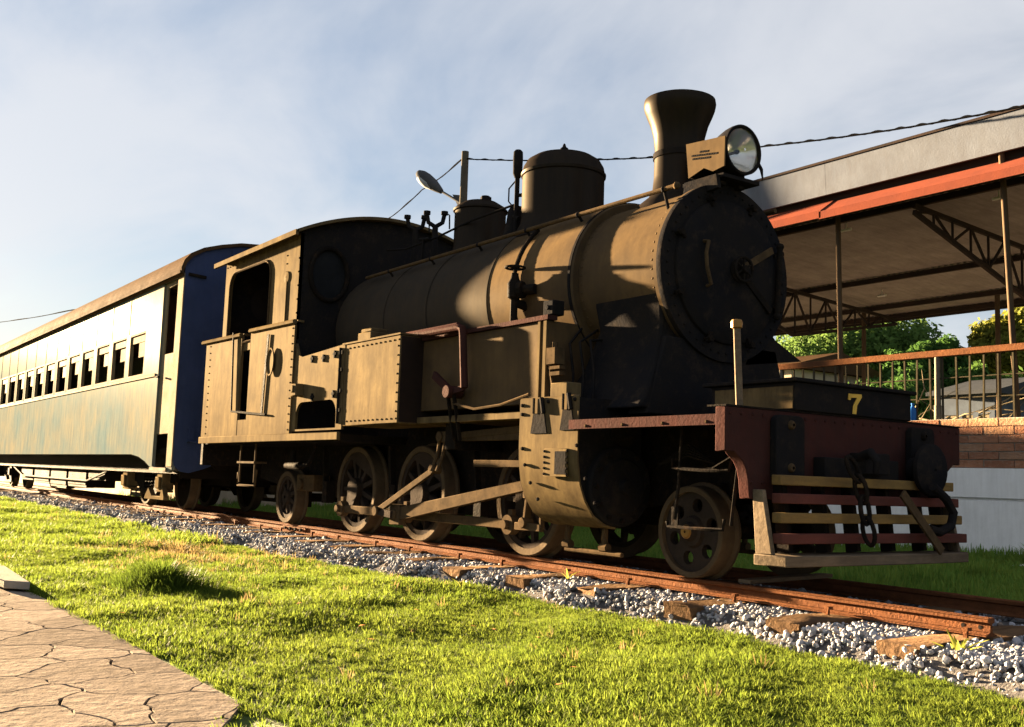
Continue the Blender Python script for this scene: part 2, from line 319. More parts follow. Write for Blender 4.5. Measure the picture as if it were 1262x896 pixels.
# ballast bed: a low mound under the track
BALM = mat('ballast_dirt', (0.13, 0.125, 0.125), (0.075, 0.072, 0.075), 0.85, scale=14, bump=0.9, bscale=45)
def bedge(x): return float(np.interp(x, [-30, -17, -12, -9.4, -7.5, -6, -4, -3, -2.5, 0], [1.4, 1.42, 1.5, 1.5, 1.27, 1.16, 1.18, 1.3, 1.41, 1.5]))+0.04*math.sin(2.9*x)+0.03*math.sin(6.1*x+1)
def bz(x, y):
    a = abs(y+0.0); e = bedge(x)+0.05
    t = min(1, max(0, (e-a)/0.22)); t = t*t*(3-2*t)
    return GZ-0.03+t*0.148
mb = MB(); bxs = [-60+0.4*i for i in range(int((60+4)/0.4)+1)]; bys = [-1.75+0.125*j for j in range(29)]
for x in bxs:
    for y in bys: mb.v.append((x, y, bz(x, y)))
for i in range(len(bxs)-1):
    for j in range(len(bys)-1): n = len(bys); mb.f.append((i*n+j, (i+1)*n+j, (i+1)*n+j+1, i*n+j+1))
tag(obj('ballast_bed', mb, BALM), kind='structure')
# crushed stones
STONE = bpy.data.materials.new('crushed_stone'); STONE.use_nodes = True
t = STONE.node_tree; p = t.nodes['Principled BSDF']; p.inputs['Roughness'].default_value = 0.8
oi = t.nodes.new('ShaderNodeObjectInfo'); rp = t.nodes.new('ShaderNodeValToRGB'); e = rp.color_ramp.elements
e[0].color = (0.1, 0.108, 0.13, 1); e[1].color = (0.34, 0.34, 0.37, 1); q = e.new(0.55); q.color = (0.21, 0.22, 0.25, 1); q = e.new(0.1); q.color = (0.17, 0.13, 0.1, 1); q = e.new(0.16); q.color = (0.13, 0.135, 0.155, 1)
p.inputs['Specular IOR Level'].default_value = 0.05
t.links.new(oi.outputs['Random'], rp.inputs[0]); t.links.new(rp.outputs[0], p.inputs['Base Color'])
def rock(seed):
    r = random.Random(seed); bm = bmesh.new(); bmesh.ops.create_icosphere(bm, subdivisions=1 if seed % 3 else 2, radius=1)
    pl_ = [(Vector((r.uniform(-1, 1), r.uniform(-1, 1), r.uniform(-1, 1))).normalized(), r.uniform(0.55, 0.85)) for _ in range(9)]
    for v in bm.verts:
        for nn, dd in pl_:
            k = v.co.dot(nn)-dd
            if k > 0: v.co -= nn*k
    me = bpy.data.meshes.new('stone'); bm.to_mesh(me); bm.free(); me.materials.append(STONE)
    return bpy.data.objects.new('stone', me)
pts = []; scl = []
SLX = [-3.35, -4.12, -5.02, -6.0]+[-6.0-0.82*i for i in range(1, 36)]
for n_, x0, x1, y0, y1, s0, s1 in ((17500, -8, -1.2, -1.8, -0.5, 0.012, 0.027), (7000, -14, -8, -1.6, -0.5, 0.015, 0.03), (4500, -30, -14, -1.6, -0.4, 0.022, 0.042), (3000, -9, -1.0, -0.5, 1.5, 0.018, 0.038), (1500, -30, -9, -0.5, 1.5, 0.025, 0.045)):
    for _ in range(n_):
        x = random.uniform(x0, x1); y = random.uniform(y0, y1)
        e_ = bedge(x)
        if abs(y) > e_+0.03+random.gauss(0, 0.09): continue
        if min(abs(x-s) for s in SLX) < 0.118 and abs(y) < 1.13 and random.random() < 0.95: continue
        s = 0.84*random.uniform(s0, s1)*(1.4 if random.random() < 0.12 else (0.65 if random.random() < 0.3 else 1))
        pts.append((x, y, bz(x, y)+s*random.uniform(0.0, 0.55))); scl.append((s*random.uniform(0.8, 1.3), s*random.uniform(0.7, 1.1), s*random.uniform(0.55, 0.9)))
st = scatter('ballast_stones', pts, rng.uniform(0, 6.28, (len(pts), 3)), scl, rng.integers(0, 8, len(pts)), [rock(i) for i in range(8)])
tag(st, 'bluish grey crushed stone ballast around the railway sleepers', 'gravel', kind='stuff')

# sleepers
def sleeper_mesh(seed):
    r = random.Random(seed); mb = MB(); n = 9; L = 1.12; hw = 0.115
    for i in range(n):
        y = -L+2*L*i/(n-1); c = 0.014 if i in (0, n-1) else 0.007
        for (dx, dz) in ((-hw+c, 0.0), (-hw, -c), (-hw, -0.14), (hw, -0.14), (hw, -c), (hw-c, 0.0)):
            mb.v.append((dx+r.gauss(0, 0.004), y+r.gauss(0, 0.006)+(r.uniform(-0.035, 0.035) if i in (0, n-1) else 0), dz+r.gauss(0, 0.006)-(0.006 if i in (0, n-1) else 0)))
    for i in range(n-1):
        for k in range(6): mb.f.append((i*6+k, i*6+(k+1) % 6, (i+1)*6+(k+1) % 6, (i+1)*6+k))
    mb.f.append(tuple(range(6))); mb.f.append(tuple(range((n-1)*6, n*6)))
    me = mb.mesh('railway_sleeper', smooth=30); me.materials.append(SLEEP); return me
slm = [sleeper_mesh(i) for i in range(5)]
sp = MB(); sp.box(-0.011, 0.011, -0.01, 0.01, -0.02, 0.03); sp.box(-0.018, 0.018, -0.012, 0.03, 0.03, 0.048); spike = sp.mesh('rail_spike', smooth=0); spike.materials.append(RUST)
for i, x in enumerate(SLX):
    so_ = bpy.data.objects.new('railway_sleeper', slm[i % 5]); COL.objects.link(so_)
    so_.location = (x+random.uniform(-0.03, 0.03), random.uniform(-0.06, 0.04), -0.099+random.uniform(-0.005, 0.002)); so_.rotation_euler = (0, 0, random.uniform(-0.03, 0.03))
    if i == 0: lab = 'split timber sleeper under the cut end of the rail'
    elif i == 1: lab = 'brown timber sleeper next to the sleeper under the rail end'
    else: lab = 'weathered timber sleeper half sunk in the grey ballast under the train'
    tag(so_, lab, 'sleeper', 'timber sleepers along the track')
    if i < 24:
        for dx in ((-0.05,) if i % 2 else (0.045,)):
            s = bpy.data.objects.new('rail_spike', spike); COL.objects.link(s); s.parent = so_; s.location = (dx, -0.63-so_.location.y, 0.0)

# rails
def rail(name, yc, x0, x1, lab):
    prof = [(-0.05, -0.1), (0.05, -0.1), (0.05, -0.09), (0.012, -0.078), (0.008, -0.034), (0.03, -0.026), (0.032, -0.006), (0.026, 0), (-0.026, 0), (-0.032, -0.006), (-0.03, -0.026), (-0.008, -0.034), (-0.012, -0.078), (-0.05, -0.09)]
    mb = MB(); mb.prism([(yc+a, b) for a, b in prof], 0, x0, x1)
    o = obj(name, mb, RUST, o=(x1, yc, -0.1), bev=0.002); tag(o, lab, 'rail'); return o
YR = 0.53
near = rail('running_rail', -YR, -60, -3.21, 'sunlit rusty rail that ends in bolt holes above the gravel')
far = rail('running_rail', YR, -60, 3.0, 'shaded rusty rail running on past the white wall grass')
for k in (0.06, 0.16):
    h = MB(); h.lathe([(0.0001, 0), (0.012, 0), (0.013, -0.004)], (-3.21-k, -YR-0.0115, -0.056), (0, -1, 0), 12)
    obj('bolt_hole', h, BLACK, near, o=(-3.21-k, -YR-0.01, -0.056))
for xj in (-12.4,):
    mb = MB(); mb.box(xj-0.35, xj+0.35, -YR-0.03, -YR-0.012, -0.08, -0.032); fp = obj('fishplate', mb, RUST, near, o=(xj, -YR-0.02, -0.056), bev=0.003)
    for k in (-0.24, -0.08, 0.08, 0.24):
        b = MB(); b.cyl((xj+k, -YR-0.03, -0.056), (xj+k, -YR-0.055, -0.056), 0.017, 6); obj('bolt', b, IRON, fp, o=(xj+k, -YR-0.03, -0.056))
# loose board between the rails ahead of the wheel
a = V3(897, 713, 2, 0.012); b = V3(1015, 707, 2, 0.012)
mb = MB(); mb.bar((-5.02, -0.47, 0.014), (-5.2, 0.62, 0.014), 0.10, 0.028); tag(obj('wooden_board', mb, OLDWOOD, o=(-5.1, 0, 0), bev=0.004), 'thin grey board laid across the rails beside the spoked front wheel', 'board')

# stamped paving path, each stone a piece
PAVE = mat('stamped_concrete', (0.25, 0.205, 0.17), (0.19, 0.157, 0.13), 0.85, spec=0.03, scale=4, bump=0.45, bscale=18, c3=(0.14, 0.11, 0.082), c3amt=0.25)
_t = PAVE.node_tree; _p = next(n for n in _t.nodes if n.type == 'BSDF_PRINCIPLED'); _src = _p.inputs['Base Color'].links[0].from_socket
_oi = _t.nodes.new('ShaderNodeObjectInfo'); _mr = _t.nodes.new('ShaderNodeMapRange'); _mr.inputs['To Min'].default_value = 0.74; _mr.inputs['To Max'].default_value = 1.14; _t.links.new(_oi.outputs['Random'], _mr.inputs['Value'])
_hs = _t.nodes.new('ShaderNodeHueSaturation'); _hs.inputs['Saturation'].default_value = 0.85; _t.links.new(_mr.outputs[0], _hs.inputs['Value']); _t.links.new(_src, _hs.inputs['Color']); _t.links.new(_hs.outputs[0], _p.inputs['Base Color'])
JOINT = mat('path_joint_earth', (0.06, 0.045, 0.032), (0.04, 0.03, 0.022), 0.9)
PTOP = GZ+0.015
edge = [(-34, -4.5), (-8.5, -4.36), (-6.7, -4.37), (-5.1, -4.33), (-4.07, -4.31), (-3.68, -4.545), (-3.0, -4.96), (-2.2, -5.5), (-2.2, -9), (-34, -9)]
mb = MB(); mb.prism([(x-0.05, y-0.07) for x, y in edge], 2, GZ-0.12, GZ+0.004)
path = tag(obj('path', mb, JOINT), kind='structure')
def clip(poly, a, b, c):
    """keep a*x+b*y<=c"""
    o = []
    for i in range(len(poly)):
        p, q = poly[i], poly[(i+1) % len(poly)]; dp = a*p[0]+b*p[1]-c; dq = a*q[0]+b*q[1]-c
        if dp <= 0: o.append(p)
        if dp*dq < 0: t = dp/(dp-dq); o.append((p[0]+t*(q[0]-p[0]), p[1]+t*(q[1]-p[1])))
    return o
seeds = []
r5 = random.Random(5)
for i in range(-1, 22):
    for j in range(-1, 8):
        seeds.append((-11.2+0.4*i+r5.uniform(-0.17, 0.17), -7.0+0.36*j+(0.18 if i % 2 else 0)+r5.uniform(-0.13, 0.13)))
wob = lambda x, y: (x+0.03*math.sin(9*y+3*x)+0.014*math.sin(27*y-7*x)+0.006*math.sin(61*y+13*x), y+0.03*math.sin(8*x-4*y)+0.014*math.sin(25*x+9*y)+0.006*math.sin(57*x-11*y))
def inside_edge(p):
    x, y = p
    c = False; n = len(edge)
    for i in range(n):
        (x1, y1), (x2, y2) = edge[i], edge[(i+1) % n]
        if (y1 > y) != (y2 > y) and x < (x2-x1)*(y-y1)/(y2-y1)+x1: c = not c
    return c
for k, sd_ in enumerate(seeds):
    if sd_[1] < -6.3 or not (inside_edge(sd_) or inside_edge((sd_[0]-0.15, sd_[1]-0.2))): continue
    poly = [(sd_[0]-0.8, sd_[1]-0.8), (sd_[0]+0.8, sd_[1]-0.8), (sd_[0]+0.8, sd_[1]+0.8), (sd_[0]-0.8, sd_[1]+0.8)]
    for k2, s2 in enumerate(seeds):
        if k2 == k or abs(s2[0]-sd_[0])+abs(s2[1]-sd_[1]) > 2.2: continue
        a, b = s2[0]-sd_[0], s2[1]-sd_[1]; d = math.hypot(a, b); mxp = (a*(s2[0]+sd_[0])+b*(s2[1]+sd_[1]))/2
        poly = clip(poly, a, b, mxp-0.0045*d)
        if len(poly) < 3: break
    if len(poly) < 3: continue
    pp = []
    for i in range(len(poly)):
        p, q = poly[i], poly[(i+1) % len(poly)]; m = max(1, int(math.hypot(q[0]-p[0], q[1]-p[1])/0.045))
        for t in range(m): pp.append(wob(p[0]+(q[0]-p[0])*t/m, p[1]+(q[1]-p[1])*t/m))
    for (x1, y1), (x2, y2) in zip(edge[:8], edge[1:9]):
        a, b = -(y2-y1), (x2-x1); d = math.hypot(a, b); a, b = a/d, b/d
        if min(math.hypot(x1-sd_[0], y1-sd_[1]), math.hypot(x2-sd_[0], y2-sd_[1])) < 3 and len(pp) > 2: pp = clip(pp, a, b, a*x1+b*y1-0.005)
    if len(pp) < 3: continue
    cx = sum(p[0] for p in pp)/len(pp); cy = sum(p[1] for p in pp)/len(pp); n = len(pp)
    if n < 3: continue
    tilt = (r5.gauss(0, 0.0015), r5.gauss(0, 0.0015)); top = PTOP+r5.uniform(-0.0012, 0.0012)
    mb = MB()
    for sc, z in ((1.0, GZ-0.02), (1.0, top-0.005), (0.988, top)):
        for x, y in pp: mb.v.append((cx+(x-cx)*sc, cy+(y-cy)*sc, z+(tilt[0]*(x-cx)+tilt[1]*(y-cy))))
    for lv in range(2):
        for i in range(n): mb.f.append((lv*n+i, lv*n+(i+1) % n, (lv+1)*n+(i+1) % n, (lv+1)*n+i))
    mb.f.append(tuple(range(2*n, 3*n)))
    obj('paving_stone', mb, PAVE, path, o=(cx, cy, GZ), smooth=0)
# far part of the path, too far to tell stones apart
# pale concrete slab beside the path
CONC = mat('pale_concrete', (0.3, 0.275, 0.24), (0.24, 0.22, 0.19), 0.8, scale=5, bump=0.3)
mb = MB(); mb.prism([(-9.3, -4.66), (-8.05, -4.56), (-7.9, -4.42), (-9.2, -4.37)], 2, GZ+0.03, GZ+0.085)
tag(obj('concrete_slab', mb, CONC, o=(-8.6, -4.5, GZ), bev=0.006), 'pale concrete slab lying on the edge of the paved path', 'slab')

# ================================================================== STEAM LOCOMOTIVE
L = thing('steam_locomotive', 'old dusty black tank steam locomotive with red front beam numbered 7', 'locomotive', (-9.0, 0, 0))
def P(name, mb, m, parent=L, o=None, **k):
    if o is None:
        v = np.array(mb.v); o = (v.min(0)+v.max(0))/2
    return obj(name, mb, m, parent, o=tuple(float(t) for t in o), **k)
ZB = 2.30; RB = 0.745; RS = 0.675
# boiler, bands
mb = MB(); mb.lathe([(0.01, 0), (RB-0.003, 0), (RB-0.003, 3.165)], (-11.1, 0, ZB), (1, 0, 0), 72); P('boiler_rear_shaded', mb, BOIL_SHADE)  # rear length painted darker where the boiler lies in shade
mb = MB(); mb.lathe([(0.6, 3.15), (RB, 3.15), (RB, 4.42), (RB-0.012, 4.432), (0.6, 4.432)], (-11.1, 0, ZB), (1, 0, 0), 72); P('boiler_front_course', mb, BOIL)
for x in (-9.95, -9.05, -7.95, -6.72):
    b = MB(); w_ = 0.035; b.lathe([(RB-0.002, 0), (RB+0.008, 0.003), (RB+0.008, w_-0.003), (RB-0.002, w_)], (x, 0, ZB), (1, 0, 0), 72); P('boiler_band', b, BLACK if x > -7 else BOIL_SHADE)
sb = MB(); sb.lathe([(RS, 0), (RS, 0.92), (RS+0.022, 0.925), (RS+0.022, 0.985), (RS+0.014, 0.995), (0.01, 0.995)], (-6.672, 0, ZB), (1, 0, 0), 72); SB = P('smokebox', sb, BOIL)
fx = -5.677
fr = MB(); fr.lathe([(RS+0.02, -0.05), (RS+0.026, -0.01), (RS+0.024, 0.012), (RS-0.02, 0.016), (0.58, 0.018), (0.01, 0.018)], (fx, 0, ZB), (1, 0, 0), 72); FP = P('smokebox_front', fr, BLACK)
fx += 0.018
dr = MB(); dr.lathe([(0.565, 0.0), (0.56, 0.02), (0.545, 0.03), (0.4, 0.055), (0.2, 0.072), (0.01, 0.078)], (fx, 0, ZB), (1, 0, 0), 72); DR = P('smokebox_door', dr, BLACK)
# door ring of clamps
for k in range(8):
    t = R_(22+45*k); y, z = 0.59*math.cos(t), ZB+0.59*math.sin(t)
    c = MB(); c.cyl((fx, y, z), (fx+0.05, y, z), 0.018, 8); d = Vector((0, -math.cos(t), -math.sin(t))); c.bar(Vector((fx+0.04, y, z))-d*0.03, Vector((fx+0.04, y, z))+d*0.06, 0.03, 0.02, up=(1, 0, 0)); c.cyl((fx+0.05, y, z), (fx+0.075, y, z), 0.026, 6)
    P('door_clamp', c, IRON, DR)
# hinge straps and hinge on the far side, hand wheel, grab handle
hx = fx+0.085
def YZx(px, py): return YZ(px, py, hx)
cw = YZx(911, 333); ctr = Vector((hx, 0.0, ZB-0.0)); ctr = Vector((hx, cw[0], cw[1]))
s = MB()
s.bar(ctr, Vector((hx-0.03, *YZx(955, 308))), 0.055, 0.02, up=(1, 0, 0)); P('hinge_strap', s, ROD, DR)
s = MB(); s.bar(ctr, Vector((hx-0.03, *YZx(953, 384))), 0.05, 0.02, up=(1, 0, 0)); P('hinge_strap', s, IRON, DR)
s = MB(); a_, b_ = Vector((hx-0.02, *YZx(964, 304))), Vector((hx-0.02, *YZx(960, 390))); s.cyl(a_, b_, 0.022, 10)
s.ball(a_, 0.032, 8); s.ball(b_, 0.032, 8); P('hinge_pin', s, IRON, DR)
hwm = MB(); hwm.tube([ctr+Vector((0.05, 0.095*math.cos(R_(15*k)), 0.095*math.sin(R_(15*k)))) for k in range(25)], 0.013, 8, caps=False); hwm.cyl(ctr-Vector((0.03, 0, 0)), ctr+Vector((0.08, 0, 0)), 0.028, 12)
hwm.lathe([(0.085, 0.0), (0.09, 0.02), (0.01, 0.03)], ctr-Vector((0.02, 0, 0)), (1, 0, 0), 24)
for k in range(3): t = R_(30+60*k); hwm.cyl(ctr+Vector((0.05, 0.095*math.cos(t), 0.095*math.sin(t))), ctr+Vector((0.05, -0.095*math.cos(t), -0.095*math.sin(t))), 0.009, 6)
P('hand_wheel', hwm, IRON, DR)
g = MB(); pts = [YZx(871, 296), YZx(867, 312), YZx(868, 330), YZx(874, 352)]
g.tube([(fx+0.05, *pts[0]), (hx+0.02, pts[0][0], pts[0][1]-0.01)]+[(hx+0.03, *q) for q in pts[1:3]]+[(hx+0.02, pts[3][0], pts[3][1]+0.01), (fx+0.05, *pts[3])], 0.015, 8); P('grab_handle', g, ROD, DR)
# saddle under the smokebox
sd2 = MB()
n = 14; rows = []
for (x0, x1, yy, z) in ((-6.5, -5.72, 0.64, 2.1), (-6.47, -5.75, 0.60, 1.85), (-6.55, -5.72, 0.68, 1.55), (-6.66, -5.7, 0.8, 1.28), (-6.7, -5.7, 0.86, 1.2)):
    rows.append([(x0, -yy, z), (x1, -yy, z), (x1, yy, z), (x0, yy, z)])
for r0 in rows: sd2.v += r0
for i in range(len(rows)-1):
    for k in range(4): sd2.f.append((i*4+k, i*4+(k+1) % 4, (i+1)*4+(k+1) % 4, (i+1)*4+k))
sd2.f += [(0, 1, 2, 3), (16, 17, 18, 19)]; P('smokebox_saddle', sd2, BLACK, bev=0.02)
# smokebox front apron down to the running plate
ap = MB(); ap.prism([(-0.6, 1.75), (-0.78, 1.16), (0.78, 1.16), (0.6, 1.75)], 0, -5.9, -5.69); P('front_apron', ap, BLACK, bev=0.01)
# side stay from smokebox (far side, seen against the trees)
st_ = MB(); st_.prism([YZ(*q, -5.72) for q in ((938, 400), (952, 420), (984, 446), (915, 450))], 0, -5.74, -5.69); P('stay_plate', st_, BLACK)
# chimney
cx = float(S(837, 180, 1, 0)[0])
ch = MB(); ch.lathe([(0.36, 2.86), (0.33, 2.93), (0.25, 3.0), (0.215, 3.07), (0.205, 3.18), (0.202, 3.42), (0.212, 3.52), (0.238, 3.62), (0.272, 3.70), (0.292, 3.755), (0.3, 3.8), (0.294, 3.835), (0.27, 3.845), (0.22, 3.78), (0.19, 3.6), (0.18, 3.2)], (cx, 0, 0), (0, 0, 1), 48); P('chimney', ch, SOOT)
b = MB(); b.lathe([(0.204, 0), (0.214, 0.004), (0.214, 0.05), (0.204, 0.054)], (cx, 0, 3.33), (0, 0, 1), 48); P('chimney_band', b, BLACK)
# headlight
hc = S(912, 186, 1, 0); hX, hZ = float(hc[0]), float(hc[2])
HL = MB(); HL.lathe([(0.05, -0.2), (0.12, -0.19), (0.17, -0.12), (0.19, -0.05), (0.198, 0.0), (0.198, 0.04), (0.185, 0.045), (0.172, 0.03)], (hX, 0, hZ), (1, 0, 0), 40); HLo = P('headlight', HL, BLACK)
rf = MB(); rf.lathe([(0.01, -0.10), (0.06, -0.085), (0.12, -0.045), (0.172, 0.015)], (hX, 0, hZ), (1, 0, 0), 40); P('reflector', rf, MIRROR, HLo)
ln = MB(); ln.lathe([(0.01, 0.05), (0.08, 0.046), (0.14, 0.038), (0.174, 0.026), (0.17, 0.02), (0.01, 0.03)], (hX, 0, hZ), (1, 0, 0), 40); P('lens', ln, GLASSM, HLo)
bl = MB(); bl.cyl((hX-0.09, 0, hZ), (hX-0.045, 0, hZ), 0.012, 8); bl.ball((hX-0.035, 0, hZ), 0.02, 8); P('bulb', bl, IRON, HLo)
hk = MB(); hk.tube([(hX+0.03, 0.17, hZ-0.07), (hX+0.04, 0.2, hZ-0.12), (hX+0.05, 0.205, hZ-0.2)], [0.015, 0.014, 0.005], 6); P('hinge_tab', hk, BLACK, HLo)
br = MB(); br.box(hX-0.42, hX+0.02, -0.2, 0.2, ZB+RS+0.03, ZB+RS+0.06); br.bar((hX-0.1, -0.1, ZB+RS), (hX-0.1, -0.1, hZ-0.14), 0.06, 0.06); br.bar((hX-0.1, 0.1, ZB+RS), (hX-0.1, 0.1, hZ-0.14), 0.06, 0.06)
br.prism([(hX-0.38, ZB+RS-0.09), (hX+0.0, ZB+RS-0.06), (hX-0.02, ZB+RS+0.05), (hX-0.36, ZB+RS+0.05)], 1, -0.24, -0.2); P('headlight_bracket', br, BLACK)
# generator casing beside the lamp with its worn plate
q = [XZ(*p, -0.22) for p in ((845, 178), (893, 167), (892, 204), (878, 211), (867, 207), (848, 220))]
gb = MB(); gb.prism([(min(x, -5.74), z) for x, z in q], 1, -0.2, -0.02); GB = P('lamp_box', gb, BLACK, bev=0.01)
gp = MB(); gp.prism(q, 1, -0.216, -0.203); P('lamp_box_plate', gp, BOIL, GB)
for (x0, x1, yy) in ((862, 872, 186.5), (852, 884, 190.5), (853, 874, 194.5)):
    tx = MB(); x = x0
    while x < x1-1:
        wd_ = random.uniform(1.2, 2.6); a_, b_ = XZ(x, yy+(870-x)*0.12, -0.22), XZ(x+wd_, yy+(870-x)*0.12, -0.22); tx.box(a_[0], b_[0], -0.2185, -0.2165, a_[1]-0.007, a_[1]+0.008); x += wd_+0.9
    P('plate_lettering', tx, BLACK, GB)
# domes
dX = float(S(694.5, 215, 1, 0)[0])
dm = MB(); dm.lathe([(0.46, 2.9), (0.43, 3.0), (0.4, 3.06), (0.392, 3.12), (0.392, 3.52), (0.405, 3.53), (0.408, 3.555), (0.395, 3.57), (0.385, 3.62), (0.35, 3.68), (0.28, 3.725), (0.15, 3.755), (0.01, 3.765)], (dX, 0, 0), (0, 0, 1), 56); DM = P('steam_dome', dm, SOOT)
fn = MB(); fn.lathe([(0.03, 3.755), (0.02, 3.79), (0.04, 3.805), (0.04, 3.82), (0.02, 3.835), (0.012, 3.86), (0.005, 3.87)], (dX, 0, 0), (0, 0, 1), 12); P('dome_finial', fn, BLACK, DM)
sX = float(S(592, 265, 1, 0)[0])
sdm = MB(); sdm.lathe([(0.33, 2.95), (0.29, 3.02), (0.275, 3.08), (0.275, 3.46), (0.292, 3.47), (0.292, 3.49), (0.26, 3.52), (0.18, 3.57), (0.08, 3.59), (0.01, 3.595)], (sX, 0, 0), (0, 0, 1), 40); SD = P('sand_dome', sdm, SOOT)
ld = MB(); ld.cyl((sX+0.02, 0.05, 3.57), (sX+0.02, 0.05, 3.64), 0.06, 12); ld.cyl((sX+0.12, -0.02, 3.55), (sX+0.12, -0.02, 3.62), 0.045, 10); ld.cyl((sX-0.12, -0.04, 3.55), (sX-0.12, -0.04, 3.62), 0.035, 10); P('sand_lid', ld, BLACK, SD)
# whistle stand and safety valve
ws = MB(); wx, wy = -8.28, -0.2
ws.cyl((wx, wy, 2.98), (wx, wy, 3.62), 0.024, 10); ws.lathe([(0.03, 3.6), (0.047, 3.64), (0.05, 3.8), (0.047, 3.86), (0.03, 3.88), (0.01, 3.885)], (wx, wy, 0), (0, 0, 1), 16); ws.cyl((wx-0.05, wy, 3.22), (wx+0.05, wy, 3.18), 0.022, 8); ws.cyl((wx, wy, 3.42), (wx+0.14, wy+0.06, 3.42), 0.02, 8)
ws.tube([(wx-0.02, wy, 3.58), (wx-0.14, wy, 3.52), (wx-0.17, wy+0.02, 3.4), (wx-0.12, wy+0.05, 3.33)], 0.008, 6); P('whistle', ws, BLACK)
sv = MB(); sv.lathe([(0.17, 2.96), (0.13, 3.06), (0.1, 3.2), (0.085, 3.32), (0.06, 3.36), (0.01, 3.37)], (-8.45, -0.08, 0), (0, 0, 1), 20); P('safety_valve', sv, BLACK)
# forked lever stands ahead of the cab
for (bx, by, top) in ((512, 285, 267), (536, 290, 262)):
    o_ = S(bx, by, 1, -0.05); X0, Z0 = float(o_[0]), float(o_[2]); Z1 = float(S(bx, top, 1, -0.05)[2]); k = MB()
    k.tube([(X0, -0.05, 3.0), (X0, -0.05, Z1-0.16)], 0.035, 8)
    dv = Vector((0.6, 0.8, 0))*0.1
    for s_ in (-1, 1):
        e_ = dv*s_; k.tube([(X0, -0.05, Z1-0.17), (X0+e_.x*0.8, -0.05+e_.y*0.8, Z1-0.12), (X0+e_.x, -0.05+e_.y, Z1-0.02)], 0.025, 8); k.cyl((X0+e_.x, -0.05+e_.y, Z1-0.03), (X0+e_.x, -0.05+e_.y, Z1+0.01), 0.04, 10)
    k.tube([(X0+0.07, 0.03, Z1), (X0+0.12, 0.06, Z1-0.04), (X0+0.13, 0.06, Z1-0.2)], 0.009, 6)
    P('valve_fork', k, BLACK)
tb = MB(); tb.tube([(-10.85, -0.25, 3.28), (-10.3, -0.3, 3.2), (-9.6, -0.3, 3.22), (-9.0, -0.25, 3.3), (-8.4, -0.15, 3.36)], 0.012, 6); P('lubricator_pipe', tb, BLACK)
vs = MB(); vs.tube([(-9.9, -0.32, 2.98), (-9.86, -0.33, 3.24)], 0.018, 6); vs.tube([(-9.94, -0.33, 3.24), (-9.74, -0.33, 3.22)], 0.016, 6); P('valve_stem', vs, BLACK)
# boiler handrail
ya = -0.55
h0, h1 = XZ(452, 342.5, ya), XZ(834, 228.7, ya); hz = (h0[1]+h1[1])/2
hr = MB(); hr.tube([(h0[0], ya, hz), (h1[0], ya, hz)], 0.019, 10); hr.ball((h1[0], ya, hz), 0.03, 10); HR = P('handrail', hr, ROD)
hr2 = MB(); hr2.tube([(h0[0], 0.55, hz), (h1[0], 0.55, hz)], 0.019, 10); P('handrail', hr2, ROD)
for x in (-10.2, -9.3, -8.4, -7.6, -6.85, -5.8):
    for sgn in (-1, 1):
        rr_ = RB if x < -6.7 else RS
        s_ = MB(); zz_ = ZB+math.sqrt(max(0.01, rr_**2-0.5**2)); s_.cyl((x, sgn*0.49, zz_-0.03), (x, sgn*0.55, hz), 0.013, 8); s_.ball((x, sgn*0.55, hz), 0.027, 8); P('handrail_stanchion', s_, BLACK)

